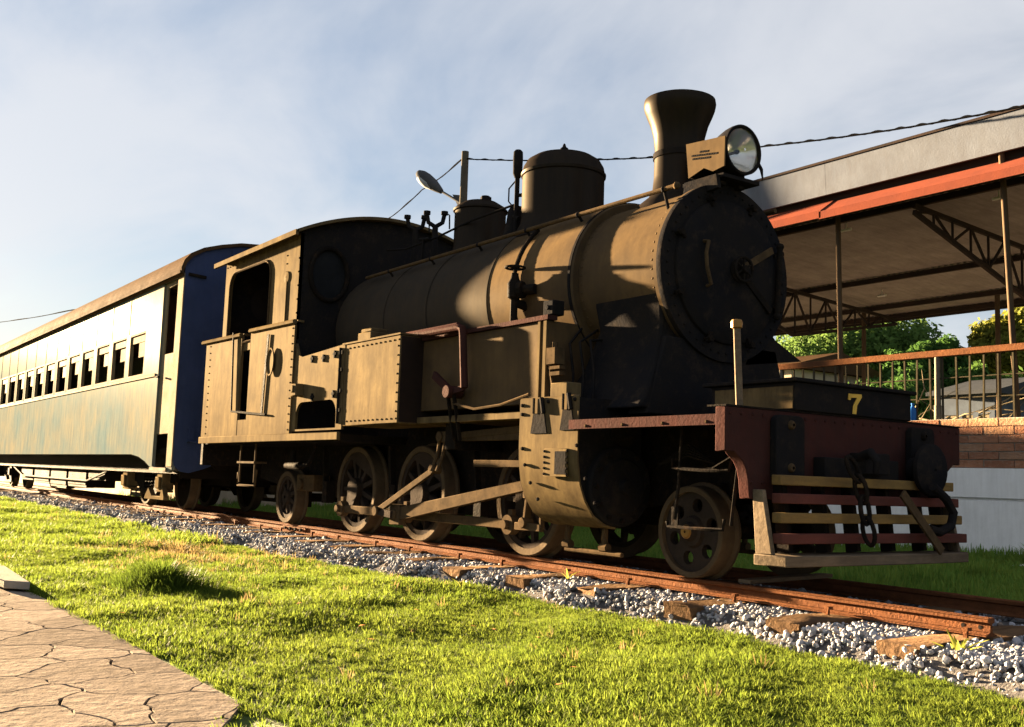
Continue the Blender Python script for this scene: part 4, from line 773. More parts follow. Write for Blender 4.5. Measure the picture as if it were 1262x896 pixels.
# rods, both sides
for sgn in (-1, 1):
    dy = -0.70*-sgn; dx, dz = PINR*math.cos(CRANK), PINR*math.sin(CRANK)
    pins = [Vector((x+dx, dy, DR_R+dz)) for x in DRX]
    for a_, b_ in ((pins[0], pins[1]), (pins[1], pins[2])):
        r_ = MB(); r_.bar(a_, b_, 0.045, 0.085); P('coupling_rod', r_, ROD, bev=0.008)
    for p_ in pins:
        r_ = MB(); o_ = 0.035 if sgn < 0 else -0.035; r_.cyl(p_+Vector((0, o_, 0)), p_-Vector((0, o_*1.4, 0)), 0.085, 18); r_.cyl(p_+Vector((0, o_*2, 0)), p_-Vector((0, o_*2.6, 0)), 0.04, 14); r_.box(p_.x-0.03, p_.x+0.03, p_.y-0.02, p_.y+0.02, p_.z+0.07, p_.z+0.13); P('crank_pin', r_, ROD)
    y2 = dy+(-0.1 if sgn < 0 else 0.1); xh = Vector((-7.0, y2, 0.62))
    p3 = Vector((pins[1].x, y2, pins[1].z))
    cr_ = MB(); v = []
    for e, hh in ((p3, 0.065), (xh, 0.045)):
        for i, j in ((-1, -1), (1, -1), (1, 1), (-1, 1)): v.append(e+Vector((0, i*0.028, j*hh)))
    cr_.add(v, [(3, 2, 1, 0), (4, 5, 6, 7), (0, 1, 5, 4), (1, 2, 6, 5), (2, 3, 7, 6), (3, 0, 4, 7)]); cr_.box(p3.x-0.1, p3.x+0.1, y2-0.04, y2+0.04, p3.z-0.1, p3.z+0.1); cr_.cyl(p3-Vector((0, 0.06, 0)), p3+Vector((0, 0.06, 0)), 0.05, 14); P('connecting_rod', cr_, ROD, bev=0.006)
    xo = MB(); y3a, y3b = sorted((y2-0.07, y2+0.07)); xo.box(-7.08, -6.9, y3a, y3b, 0.5, 0.72); xo.box(-7.14, -6.85, y3a+0.02, y3b-0.02, 0.7, 0.84); xo.box(-7.1, -6.9, y3a-0.0, y3b, 0.84, 0.9); xo.cyl((-7.0, y3a-0.03, 0.62), (-7.0, y3b+0.03, 0.62), 0.05, 14); XO = P('crosshead', xo, ROD, bev=0.008)
    for z in (0.78, 1.01):
        sb_ = MB(); sb_.box(-8.25 if z > 0.9 else -7.9, -6.8, y2-0.035, y2+0.035, z-0.03, z+0.03); P('slide_bar', sb_, ROD, bev=0.005)
    mo = MB(); mo.prism([(-8.3, 0.9), (-8.12, 0.9), (-8.12, 1.2), (-8.3, 1.2)], 1, *sorted((y2-0.1, y2+0.5*(-1 if sgn > 0 else 1)))); P('motion_bracket', mo, IRON, bev=0.01)
    pr = MB(); pr.cyl((-7.0, y2*0.93, 0.62), (-6.7, y2*0.93, 0.62), 0.035, 14); P('piston_rod', pr, TYRE)
    # return crank, eccentric rod, expansion link
    p4 = p3+Vector((0.0, -0.07 if sgn < 0 else 0.07, 0)); e0 = p4+Vector((-0.12, 0, 0.12)); e0 = Vector((p4.x-0.3, p4.y, p4.z+0.02)); e1 = Vector((-8.5, p4.y, 0.72))
    er = MB(); er.bar(e0, e1, 0.035, 0.06); er.cyl(e0-Vector((0, 0.04, 0)), e0+Vector((0, 0.04, 0)), 0.05, 12); er.cyl(e1-Vector((0, 0.05, 0)), e1+Vector((0, 0.05, 0)), 0.045, 12); P('eccentric_rod', er, ROD, bev=0.005)
    rc = MB(); rc.bar(p4, e0, 0.035, 0.07); P('return_crank', rc, WHEELM)
    for k in (-0.05, 0.05):
        xl = MB(); xl.tube([(-8.44+k, p4.y+0.05*-sgn*-1, 0.7), (-8.42+k, p4.y, 0.85), (-8.38+k, p4.y, 1.02)], 0.017, 6); P('expansion_link', xl, ROD)
    rr_ = MB(); rr_.bar((-8.4, p4.y+0.03, 1.02), (-7.0, p4.y+0.05, 1.08), 0.03, 0.06); rr_.cyl((-8.4, p4.y-0.04, 1.02), (-8.4, p4.y+0.06, 1.02), 0.05, 12); rr_.box(-8.46, -8.28, p4.y-0.02, p4.y+0.06, 0.97, 1.07); P('radius_rod', rr_, ROD, bev=0.005)
    cl = MB(); cl.bar((-6.95, p4.y, 1.16), (-6.88, p4.y, 0.78), 0.03, 0.05, up=(0, 1, 0)); cl.box(-7.02, -6.9, p4.y-0.025, p4.y+0.03, 1.1, 1.16); cl.box(-6.98, -6.84, p4.y-0.03, p4.y+0.03, 0.93, 0.98); P('combination_lever', cl, ROD, bev=0.005)
    dl = MB(); dl.bar((-6.98, p4.y, 0.55), (-7.02, p4.y, 0.3), 0.03, 0.06, up=(0, 1, 0)); dl.cyl((-7.02, p4.y-0.05, 0.3), (-7.02, p4.y+0.05, 0.3), 0.045, 10); dl.bar((-7.15, p4.y, 0.27), (-6.8, p4.y, 0.27), 0.05, 0.06); dl.bar((-6.8, p4.y, 0.27), (-6.83, p4.y, 0.9), 0.025, 0.04, up=(0, 1, 0)); P('drop_link', dl, ROD, bev=0.005)
# brake gear between wheels, sand pipes
for x in (-8.3, -9.95, -11.6):
    for sgn in (-1, 1):
        bp = MB(); bp.bar((x, sgn*0.56, 0.95), (x+0.1, sgn*0.56, 0.3), 0.05, 0.06, up=(0, 1, 0)); bp.box(x+0.08, x+0.2, sgn*0.56-0.05, sgn*0.56+0.05, 0.3, 0.55); P('brake_hanger', bp, IRON)
# step below the cab door
for sgn in (-1, 1):
    ld_ = MB(); y = sgn*1.1
    x0, x1 = XZ(297, 560, -1.1)[0], XZ(315, 560, -1.1)[0]
    for x in (x0, x1): ld_.tube([(x, y, 1.0), (x, y, 0.5)], 0.014, 6)
    ld_.box(x0-0.05, x1+0.03, y-0.03, y+0.14, 0.735, 0.76); ld_.tube([(x0-0.05, y, 0.62), (x0-0.05, y, 0.46), (x1+0.03, y, 0.46), (x1+0.06, y, 0.66)], 0.016, 6); P('cab_step', ld_, ROD)
tb_ = MB(); tb_.box(-12.25, -11.75, -0.62, -0.4, 0.42, 0.62); tb_.cyl((-12.1, -0.66, 0.5), (-12.1, -0.5, 0.5), 0.07, 14); P('trailing_truck_frame', tb_, ROD, bev=0.01)
inj = MB(); inj.cyl((-11.9, -0.9, 0.72), (-11.5, -0.9, 0.72), 0.05, 12); inj.cyl((-11.75, -0.9, 0.72), (-11.75, -0.9, 0.9), 0.035, 10); inj.tube([(-11.5, -0.9, 0.72), (-11.3, -0.9, 0.74), (-11.2, -0.88, 0.9), (-11.2, -0.85, 1.05)], 0.025, 8); P('injector', inj, IRON)
# ---------------------------------------------------------------- front beam
bx0, bx1 = -4.57, -4.485
right = [(1.23, 1.138), (1.23, 0.865), (1.15, 0.865)]+[(0.99+0.16*math.cos(R_(90+t))*-1*-1 if False else 1.15-0.13*math.sin(R_(t)), 0.865-0.02-0.2*(1-math.cos(R_(t)))) for t in (15, 35, 55, 75, 90)]+[(1.01, 0.58)]
outl = right+[(-y, z) for y, z in reversed(right)]
bm_ = MB(); bm_.prism(outl, 0, bx0, bx1); BM = P('buffer_beam', bm_, RED, bev=0.006)
bt = MB(); bt.box(bx0-0.07, bx1+0.004, -1.232, 1.232, 1.139, 1.15); P('beam_top_angle', bt, IRON, BM)
for sgn, nm in ((-1, 'a'), (1, 'b')):
    pt = MB(); pt.prism(rrect(sgn*0.7-0.135, sgn*0.7+0.135, 0.72, 1.11, 0.05, 4, (0, 0, 1, 1)), 0, bx1+0.001, bx1+0.055); PT = P('buffer_plate', pt, BLACK, BM, bev=0.006)
    for z in (1.05, 0.78):
        bl = MB(); bl.lathe([(0.03, 0), (0.03, 0.008), (0.022, 0.02), (0.01, 0.024)], (bx1+0.055, sgn*0.7+0.0, z), (1, 0, 0), 12); P('plate_bolt', bl, ROD if sgn < 0 else IRON, PT)
by, bzz = YZ(1142, 579, bx1+0.16)
bf = MB(); bf.lathe([(0.08, 0), (0.08, 0.1), (0.165, 0.11), (0.178, 0.125), (0.178, 0.155), (0.15, 0.17), (0.01, 0.18)], (bx1+0.05, by, bzz), (1, 0, 0), 32); P('buffer', bf, BLACK)
# coupling hook, shackle and chain
hk = MB(); hk.box(bx1, bx1+0.1, -0.42, 0.35, 0.72, 0.86); hk.box(bx1+0.05, bx1+0.18, -0.12, 0.14, 0.76, 0.9); hk.tube([(bx1+0.1, -0.1, 0.86), (bx1+0.22, -0.12, 0.9), (bx1+0.28, -0.13, 0.84), (bx1+0.26, -0.13, 0.76)], [0.035, 0.035, 0.03, 0.02], 8); P('coupling_hook', hk, BLACK, bev=0.01)
cpts = [V3(1046, 567, 0, -4.23), V3(1058, 590, 0, -4.21), V3(1064, 616, 0, -4.2), V3(1068, 642, 0, -4.19), V3(1073, 668, 0, -4.18)]
for k in range(4):
    a_, b_ = cpts[k], cpts[k+1]; mid = (a_+b_)/2; ax = (b_-a_).normalized(); hl_ = (b_-a_).length/2+0.022; sd_ = Vector((0, 1, 0)) if k % 2 == 0 else Vector((1, 0, 0)); sd_ = (sd_-ax*sd_.dot(ax)).normalized()
    lk = MB(); lk.tube([mid+ax*(hl_*math.sin(R_(t)))+sd_*(0.042*math.cos(R_(t))) for t in range(0, 361, 24)], 0.015, 8, caps=False); P('chain_link', lk, IRON)
hs_ = MB(); hp = [V3(*q, 0, -4.2) for q in ((1150, 600), (1166, 615), (1175, 632), (1172, 648), (1158, 656), (1145, 652))]; hs_.tube(hp, 0.03, 10); P('brake_hose', hs_, BLACK)
pa = V3(1112, 608, 0, -4.21); pb = V3(1161, 680, 0, -4.16); dg = MB(); dg.bar(pa, pb, 0.06, 0.018, up=(1, 0, 0)); P('diagonal_strap', dg, ROD)
# slatted guard
for k, (hwd, zt, x, m_) in enumerate(((0.9, 0.734, -4.375, SLATY), (0.92, 0.622, -4.355, SLATR), (0.94, 0.505, -4.335, SLATY), (0.955, 0.38, -4.315, SLATR))):
    s_ = MB(); s_.bar((x, -hwd, zt-0.032), (x, hwd+random.uniform(0, 0.04), zt-0.034), 0.075, 0.062, up=(0, 0, 1)); P('guard_slat', s_, m_, bev=0.006)
s_ = MB(); ol = [(-4.46, -1.0), (-4.22, -0.985), (-4.205, -0.4), (-4.2, 0.3), (-4.215, 0.7), (-4.24, 0.93), (-4.29, 1.0), (-4.46, 1.0)]; s_.prism(ol, 2, 0.185, 0.25); P('guard_plank', s_, OLDWOOD, bev=0.006)
sbd = MB(); sbd.prism([(-4.49, 0.64), (-4.41, 0.64), (-4.33, 0.251), (-4.46, 0.251)], 1, -0.985, -0.95); P('guard_side_board', sbd, OLDWOOD, bev=0.005)
sbd = MB(); sbd.prism([(-4.49, 0.64), (-4.41, 0.64), (-4.33, 0.251), (-4.46, 0.251)], 1, 0.95, 0.985); P('guard_side_board', sbd, OLDWOOD, bev=0.005)
for y in (-0.78, -0.42, -0.12, 0.25, 0.6, 0.85):
    v_ = MB(); v_.bar((-4.46, y, 0.7), (-4.4, y, 0.255), 0.09, 0.04, up=(0, 1, 0)); P('guard_upright', v_, IRON)
# tool box with number
tbx = MB(); tbx.box(-5.21, -4.465, -0.61, 0.61, 1.152, 1.335); TB = P('tool_box', tbx, BLACK, bev=0.008)
ldm = MB(); ldm.box(-5.27, -4.44, -0.645, 0.645, 1.336, 1.362); P('tool_box_lid', ldm, BLACK, TB, bev=0.006)
pn_ = MB(); pn_.box(-5.17, -4.49, -0.617, -0.609, 1.165, 1.31); P('tool_box_panel', pn_, DUST, TB)
sev = [YZ(*q, -4.46) for q in ((1045.5, 485), (1061.5, 486.2), (1062, 489.5), (1056, 500), (1055, 510.5), (1050.5, 510), (1051.5, 500), (1056, 490.5), (1048.5, 490), (1048, 493), (1045.3, 492.6))]
nm_ = MB(); nm_.prism(sev, 0, -4.462, -4.457); P('painted_numeral', nm_, GOLD, TB, smooth=0)
# flag post
xq, zq = XZ(908, 400, -1.05); fpst = MB(); fpst.tube([(xq+0.03, -1.05, 1.14), (xq+0.015, -1.05, 1.4), (xq, -1.05, zq)], 0.023, 10); FPO = P('flag_post', fpst, OLDWOOD)
fk = MB(); fk.lathe([(0.02, -0.03), (0.036, -0.02), (0.038, 0.015), (0.03, 0.03), (0.01, 0.034)], (xq, -1.05, zq), (0, 0, 1), 14); P('post_knob', fk, BRASS, FPO)
# wire steps beside the leading wheel
yw = -0.98
poly = lambda pts: [(XZ(a, b, yw)[0], yw, XZ(a, b, yw)[1]) for a, b in pts]
ws_ = MB(); ws_.tube(poly(((841, 520), (838, 570), (836, 600), (831, 640))), 0.012, 6); ws_.tube(poly(((912, 555), (906, 605), (901, 648))), 0.012, 6); ws_.tube(poly(((829, 565), (829, 577), (868, 580), (898, 580), (902, 565))), 0.012, 6); ws_.tube(poly(((822, 642), (823, 648), (850, 651), (891, 653), (893, 640))), 0.012, 6)
a_, b_, c_, d_ = [Vector(q) for q in poly(((830, 577), (898, 579), (903, 563), (880, 577)))]
ws_.bar(a_+Vector((0, 0.1, 0.005)), b_+Vector((0, 0.1, 0.005)), 0.16, 0.012); ws_.bar(d_, c_, 0.04, 0.008)
e_, f_ = [Vector(q) for q in poly(((824, 650), (890, 653)))]; 
ws_.bar(e_+Vector((0.0, 0.07, 0)), e_+Vector((0.14, 0.07, 0)), 0.12, 0.012); ws_.bar(e_+Vector((0.06, 0, 0)), e_+Vector((0.06, 0, 0.14)), 0.06, 0.012, up=(0, 1, 0)); P('wire_step', ws_, IRON)

# rows of small rivets, joined per panel
def rivets(name, pts, axis, m, parent, r=0.011):
    mb = MB(); ax = Vector(axis)
    for p in pts: mb.lathe([(r, 0), (r*0.8, r*0.5), (r*0.1, r*0.75)], p, ax, 6)
    o = P(name, mb, m, parent); o['kind'] = 'stuff'; return o
lin = lambda a, b, n: [tuple(a[k]+(b[k]-a[k])*i/(n-1) for k in range(3)) for i in range(n)]
xa = XZ(420.5, 480, -1.2)[0]+0.06
rivets('rivets', lin((xa, -1.2, 1.93), (t1-0.03, -1.2, 1.93), 13)+lin((xa, -1.2, 1.18), (t1-0.03, -1.2, 1.18), 13)+lin((t1-0.04, -1.2, 1.25), (t1-0.04, -1.2, 1.87), 8), (0, -1, 0), DUST, L)
rivets('rivets', lin((CXB+0.04, -1.2, 3.33), (CXF-0.04, -1.2, 3.33), 26)+lin((-11.55, -1.2, 2.3), (-11.55, -1.2, 3.28), 11)+lin((-13.98, -1.225, 1.12), (-13.98, -1.225, 2.3), 14)+lin((CXF-0.05, -1.225, 1.12), (CXF-0.05, -1.225, 2.28), 14), (0, -1, 0), DUST, L)
rivets('rivets', [(fx+0.002, 0.635*math.cos(R_(7.5*k)), ZB+0.635*math.sin(R_(7.5*k))) for k in range(48)], (1, 0, 0), BLACK, FP, 0.012)
rivets('rivets', [(-6.63, -(RS)*math.cos(R_(a)), ZB+RS*math.sin(R_(a))) for a in range(-40, 90, 6)]+[(-5.78, -(RS)*math.cos(R_(a)), ZB+RS*math.sin(R_(a))) for a in range(-40, 90, 6)], (0, -1, 0.2), BOIL, SB, 0.011)
rivets('rivets', lin((bx1, -1.19, 1.1), (bx1, 1.19, 1.1), 25)+lin((bx1, -1.0, 0.68), (bx1, 1.0, 0.68), 21), (1, 0, 0), RED, BM, 0.013)
rivets('rivets', [(CXF, y, arch(y)-0.05) for y in np.linspace(-1.15, 1.15, 30)]+lin((CXF, -1.16, 1.5), (CXF, -1.16, 3.3), 22), (1, 0, 0), BLACK, CF, 0.011)

# ================================================================== COACH
CO = thing('passenger_coach', 'faded blue and cream passenger coach with brown roof behind the locomotive', 'coach', (-24.0, 0, 0))
def PC(name, mb, m, parent=CO, **k):
    v = np.array(mb.v); o = (v.min(0)+v.max(0))/2; return obj(name, mb, m, parent, o=tuple(float(t) for t in o), **k)
XE, XR = -15.1, -35.2; HW = 1.3
ZT = 3.5; zs, zw = 2.08, 2.80
wins = [(-16.88-1.105*i-0.92, -16.88-1.105*i) for i in range(15)]
dh = [(-16.08, 0.66), (-15.36, 0.585), (-15.36, 3.44), (-16.08, 3.44)]
body = [(XR, 0.84), (-17.25, 0.84), (-16.8, 0.80), (-16.45, 0.73), (-16.2, 0.655), (-15.25, 0.575), (XE, 0.62), (XE, ZT), (XR, ZT)]
for sgn in (-1, 1):
    w_ = MB(); w_.prism(body, 1, sgn*HW, sgn*(HW-0.05), [dh[::1]]+[[(a, zs), (b, zs), (b, zw), (a, zw)] for a, b in wins]); W = PC('side_wall', w_, CSIDE)
    y0, y1 = sorted((sgn*(HW-0.03), sgn*(HW-0.06)))
    d_ = MB(); d_.box(-16.08, -15.36, y0, y1, 1.14, 2.34); d_.box(-16.08, -15.97, y0, y1, 2.34, 3.44); d_.box(-15.44, -15.36, y0, y1, 2.34, 3.44); d_.box(-15.97, -15.44, y0, y1, 3.36, 3.44); DO = PC('door', d_, CTRIM, bev=0.006)
    h_ = MB(); h_.cyl((-15.98, sgn*(HW+0.0), 2.0), (-15.98, sgn*(HW+0.05), 2.0), 0.015, 8); h_.cyl((-16.04, sgn*(HW+0.05), 2.0), (-15.9, sgn*(HW+0.05), 2.0), 0.012, 8); PC('door_handle', h_, IRON, DO)
    st_ = MB(); y0, y1 = sorted((sgn*(HW+0.03), sgn*(HW-0.3))); st_.box(-16.1, -15.3, y0, y1, 0.6, 0.645); PC('door_step', st_, OLDWOOD)
    j_ = MB(); y0, y1 = sorted((sgn*(HW+0.012), sgn*(HW-0.005))); j_.box(-15.35, -15.09, y0, y1, 0.66, 3.47); PC('corner_post', j_, CTRIM, bev=0.004)
    for i in range(0, 15, 1):
        s_ = MB(); x = -16.88-1.105*i-1.0125; y0, y1 = sorted((sgn*(HW+0.006), sgn*(HW-0.005))); s_.box(x-0.02, x+0.02, y0, y1, zw+0.012, ZT-0.01); PC('cover_strip', s_, CSIDE)
    b_ = MB(); y0, y1 = sorted((sgn*(HW+0.018), sgn*(HW-0.005))); b_.box(XR, -16.2, y0, y1, zs-0.06, zs-0.012); PC('waist_rail', b_, CTRIM, bev=0.004)
# windows: one frame mesh shared
fw = MB(); a, b = -0.46, 0.46; h = (zw-zs)/2
fw.box(a, a+0.035, -0.03, 0.03, -h, h); fw.box(b-0.035, b, -0.03, 0.03, -h, h); fw.box(a+0.035, b-0.035, -0.03, 0.03, h-0.035, h); fw.box(a+0.035, b-0.035, -0.03, 0.03, -h, -h+0.03)
wfm = fw.mesh('window_frame', smooth=0); wfm.materials.append(CTRIM)
sa = MB(); sa.box(a+0.036, b-0.036, -0.012, 0.012, h-0.16, h-0.055); sam = sa.mesh('sash', smooth=0); sam.materials.append(CTRIM)
bd_ = MB(); bd_.box(0.02, b-0.036, -0.004, 0.006, -h*0.12, h-0.165); bdm = bd_.mesh('blind', smooth=0); bdm.materials.append(CTRIM)
for sgn in (-1, 1):
    for (x0, x1) in wins:
        o = bpy.data.objects.new('window_frame', wfm); COL.objects.link(o); o.parent = CO; o.location = Vector(((x0+x1)/2, sgn*(HW-0.03), (zs+zw)/2))-wpos(CO)
        s = bpy.data.objects.new('sash', sam); COL.objects.link(s); s.parent = o
        if sgn < 0 and random.random() < 0.85:
            s = bpy.data.objects.new('blind', bdm); COL.objects.link(s); s.parent = o; s.scale = (1, 1, random.uniform(0.85, 1.15)) if random.random() < 0.7 else (1, 1, 1.0)
# end wall with rounded lower corners, roof
sec = [(1.36, 3.47), (1.37, 3.54), (1.33, 3.66), (1.24, 3.77), (1.06, 3.875), (0.8, 3.96), (0.5, 4.03), (0.0, 4.07)]
rsec = sec+[(-y, z) for y, z in reversed(sec[:-1])]
esec = [(1.3, 3.5)]+[(y*0.975, z-0.02) for y, z in sec[2:]]; esec = esec+[(-y, z) for y, z in reversed(esec[:-1])]
bot = [(-1.3, 0.8), (-1.27, 0.68), (-1.18, 0.6), (-1.05, 0.58), (-0.85, 0.64), (-0.6, 0.74), (-0.3, 0.8)]; bot = bot+[(-y, z) for y, z in reversed(bot)]
for x0, x1 in ((XE, XE-0.05), (XR, XR+0.05)):
    e_ = MB(); e_.prism(esec+bot, 0, x0+(0.002 if x0 == XE else 0), x1); EW = PC('end_wall', e_, CBLUE)
    if x0 == XE:
        for (yy, zz, ww) in ((-1.12, 3.46, 0.26),):
            g_ = MB(); g_.bar((XE+0.02, yy-0.13, zz), (XE+0.02, yy+0.13, zz-0.02), 0.03, 0.04); PC('end_bracket', g_, IRON, EW)
        g_ = MB(); g_.tube([(XE, -1.1, 1.02), (XE+0.07, -1.1, 1.04), (XE+0.07, -0.75, 0.98), (XE, -0.75, 0.97)], 0.012, 6); g_.box(XE, XE+0.04, -1.1, -1.02, 1.05, 1.22); PC('end_handrail', g_, CBLUE, EW)
        for yy in (-0.6, 0.0, 0.6):
            g_ = MB(); g_.box(XE, XE+0.012, yy-0.02, yy+0.02, 0.9, 3.9); PC('panel_rib', g_, CBLUE, EW)
rf = MB(); rin = [(y*0.97, z-0.045) for y, z in rsec]; rf.prism(rsec+list(reversed(rin)), 0, XR-0.06, XE+0.045); PC('roof', rf, CROOF)
gt = MB(); gt.box(XR, XE+0.04, -1.385, -1.355, 3.455, 3.495); PC('gutter', gt, CROOF)
fl = MB(); fl.box(XR+0.06, XE-0.06, -1.2, 1.2, 0.85, 0.93); PC('floor', fl, UNDER)
ce = MB(); ce.box(XR+0.06, XE-0.06, -1.2, 1.2, 3.36, 3.39); PC('ceiling', ce, CIN)
pr_ = MB(); pr_.box(-16.6, -16.56, -1.24, 1.24, 0.93, 3.36); PC('partition', pr_, CIN)
stm = MB(); stm.box(-0.03, 0.03, -0.5, 0.5, 0.4, 1.15); stm.box(-0.25, 0.25, -0.5, 0.5, 0.38, 0.46); sm_ = stm.mesh('seat', smooth=0); sm_.materials.append(CIN)
for i in range(15):
    for sgn in (-1, 1):
        o = bpy.data.objects.new('seat', sm_); COL.objects.link(o); o.parent = CO; o.location = Vector((-16.88-1.105*i-0.95, sgn*0.72, 0.93))-wpos(CO)
# underframe
for sgn in (-1, 1):
    y0, y1 = sorted((sgn*1.0, sgn*0.92)); u = MB(); u.box(XR+0.1, XE-0.1, y0, y1, 0.56, 0.85); PC('sole_bar', u, UNDER)
    u = MB(); u.tube([(-19.6, sgn*0.95, 0.6), (-21.5, sgn*0.95, 0.34), (-28, sgn*0.95, 0.34), (-29.6, sgn*0.95, 0.6)], 0.02, 8); PC('truss_rod', u, UNDER)
hd = MB(); hd.box(XE-0.12, XE-0.06, -1.15, 1.15, 0.5, 0.84); PC('headstock', hd, UNDER)
for sgn in (-1, 1):
    b_ = MB(); b_.cyl((XE-0.06, sgn*0.7, 0.8), (XE+0.3, sgn*0.7, 0.8), 0.07, 16); b_.cyl((XE+0.3, sgn*0.7, 0.8), (XE+0.34, sgn*0.7, 0.8), 0.17, 20); PC('buffer', b_, UNDER)
cpl = MB(); cpl.box(XE-0.1, XE+0.75, -0.07, 0.07, 0.66, 0.8); PC('drawbar', cpl, UNDER, bev=0.01)
cs_ = MB(); cs_.box(XR+0.3, XE-0.3, -0.32, 0.32, 0.4, 0.848); PC('centre_sill', cs_, UNDER)
for (x0, x1, z0) in ((-21.6, -20.3, 0.36), (-23.3, -21.75, 0.2), (-25.0, -23.45, 0.16), (-26.8, -25.15, 0.2), (-28.4, -27.0, 0.24)):
    b_ = MB(); b_.box(x0, x1, -0.9, -0.35, z0, 0.8); b_.box(x0+0.02, x1-0.02, -0.915, -0.9, z0+0.05, 0.7); PC('battery_box', b_, UNDER, bev=0.01)
tk = MB(); tk.lathe([(0.01, 0), (0.2, 0.02), (0.23, 0.08), (0.23, 1.0), (0.2, 1.06), (0.01, 1.08)], (-20.6, 0.3, 0.55), (1, 0, 0), 24); PC('air_tank', tk, UNDER)
tyc, whc = disc_wheel(0.42, 4, 0.001, 0.2); tyc.materials.append(TYRE); whc.materials.append(UNDER)
for bx in (-17.75, -30.6):
    for wx in (bx-1.0, bx+1.0):
        for sgn in (-1, 1): place_wheel(wx, sgn, ([tyc, whc], 0.42), CO)
        a_ = MB(); a_.cyl((wx, -0.5, 0.42), (wx, 0.5, 0.42), 0.065, 14); PC('axle', a_, UNDER)
    for sgn in (-1, 1):
        y0, y1 = sorted((sgn*0.84, sgn*0.76))
        f_ = MB(); f_.prism([(bx-1.45, 0.6), (bx-1.35, 0.42), (bx-0.75, 0.4), (bx-0.4, 0.2), (bx+0.4, 0.2), (bx+0.75, 0.4), (bx+1.35, 0.42), (bx+1.45, 0.6), (bx+0.6, 0.66), (bx-0.6, 0.66)], 1, y0, y1, [rrect(bx-0.3, bx+0.3, 0.3, 0.55, 0.06)]); BF = PC('bogie_frame', f_, UNDER, bev=0.008)
        for k in (-0.16, 0, 0.16):
            c_ = MB(); c_.tube([(bx+k+0.05*math.cos(t*0.9), sgn*0.8+0.05*math.sin(t*0.9), 0.3+0.0085*t) for t in range(29)], 0.016, 6); PC('bolster_spring', c_, UNDER, BF)
        for wx in (bx-1.0, bx+1.0):
            y0, y1 = sorted((sgn*0.97, sgn*0.78)); c_ = MB(); c_.box(wx-0.14, wx+0.14, y0, y1, 0.3, 0.56); c_.box(wx-0.1, wx+0.1, sgn*0.99-0.02, sgn*0.99+0.02, 0.32, 0.5); c_.box(wx-0.2, wx+0.2, y0+0.02, y1-0.02, 0.26, 0.3); PC('axlebox', c_, DUST if bx > -20 else UNDER, BF, bev=0.012)
        y0, y1 = sorted((sgn*0.98, sgn*0.9)); c_ = MB(); c_.prism([(bx+0.25, 0.14), (bx+1.3, 0.14), (bx+1.3, 0.2), (bx+1.18, 0.36), (bx+1.1, 0.2), (bx+0.65, 0.2), (bx+0.45, 0.32), (bx+0.3, 0.2)], 1, y0, y1); PC('brake_beam', c_, DUST if bx > -20 else UNDER, BF, bev=0.008)

# ================================================================== PLATFORM, CANOPY
YP = 8.0
WHITE = mat('white_limewash', k=1.0, c1=(0.86, 0.86, 0.86), c2=(0.76, 0.76, 0.76), rough=0.8, scale=2, streak=0.25, c3=(0.45, 0.44, 0.42), bump=0.2, bscale=10)
BRICKS = [mat('brick_%d' % i, c, tuple(x*0.72 for x in c), 0.85, k=0.95, scale=8, bump=0.6, bscale=30, c3=(0.36, 0.3, 0.24), c3amt=0.2) for i, c in enumerate(((0.36, 0.17, 0.1), (0.3, 0.14, 0.085), (0.4, 0.22, 0.13), (0.33, 0.19, 0.12)))]
MORT = mat('mortar', (0.42, 0.38, 0.33), (0.34, 0.3, 0.26), 0.9, scale=12, bump=0.5)
FLOORC = mat('platform_concrete', (0.3, 0.28, 0.26), (0.24, 0.22, 0.2), 0.85)
mb = MB(); mb.box(-45, 6, YP+0.2, 15.6, -0.4, 1.02); tag(obj('platform', mb, FLOORC), kind='structure')
mb = MB(); mb.prism([(YP-0.01, -0.4), (YP-0.01, 0.575), (YP+0.03, 0.582), (YP+0.03, 0.612), (YP-0.02, 0.62), (YP-0.02, 1.03), (YP+0.19, 1.03), (YP+0.19, -0.4)], 0, -45, 6)
tag(obj('platform_wall', mb, WHITE, o=(-8, YP, GZ)), 'white plastered wall with a ledge below the brick parapet', 'wall')
PAR = thing('brick_parapet', 'low brick parapet on top of the white platform wall', 'parapet', (-8, YP, 1.03))
mb = MB(); mb.box(-45, 6, YP+0.022, YP+0.17, 1.032, 1.735); obj('mortar_core', mb, MORT, PAR, o=(-8, YP+0.1, 1.4))
bl_, bh_ = 0.455, 0.117; bmesh_ = []
for i in range(6):
    r = random.Random(40+i); m = MB(); m.box(-bl_/2+0.009, bl_/2-0.009, -0.1, 0.06, -bh_/2+0.007, bh_/2-0.007); m.v = [(x+r.gauss(0, 0.004), y+r.gauss(0, 0.003), z+r.gauss(0, 0.003)) for x, y, z in m.v]
    me = m.mesh('brick', smooth=0); me.materials.append(BRICKS[i % 4]); bmesh_.append(me)
for c in range(6):
    for k in range(24):
        x = -13.6+bl_*k+(bl_/2 if c % 2 else 0); o = bpy.data.objects.new('brick', random.choice(bmesh_)); COL.objects.link(o); o.parent = PAR
        o.location = Vector((x, YP+0.105+random.uniform(-0.004, 0.004), 1.032+bh_*(c+0.5)))-wpos(PAR)
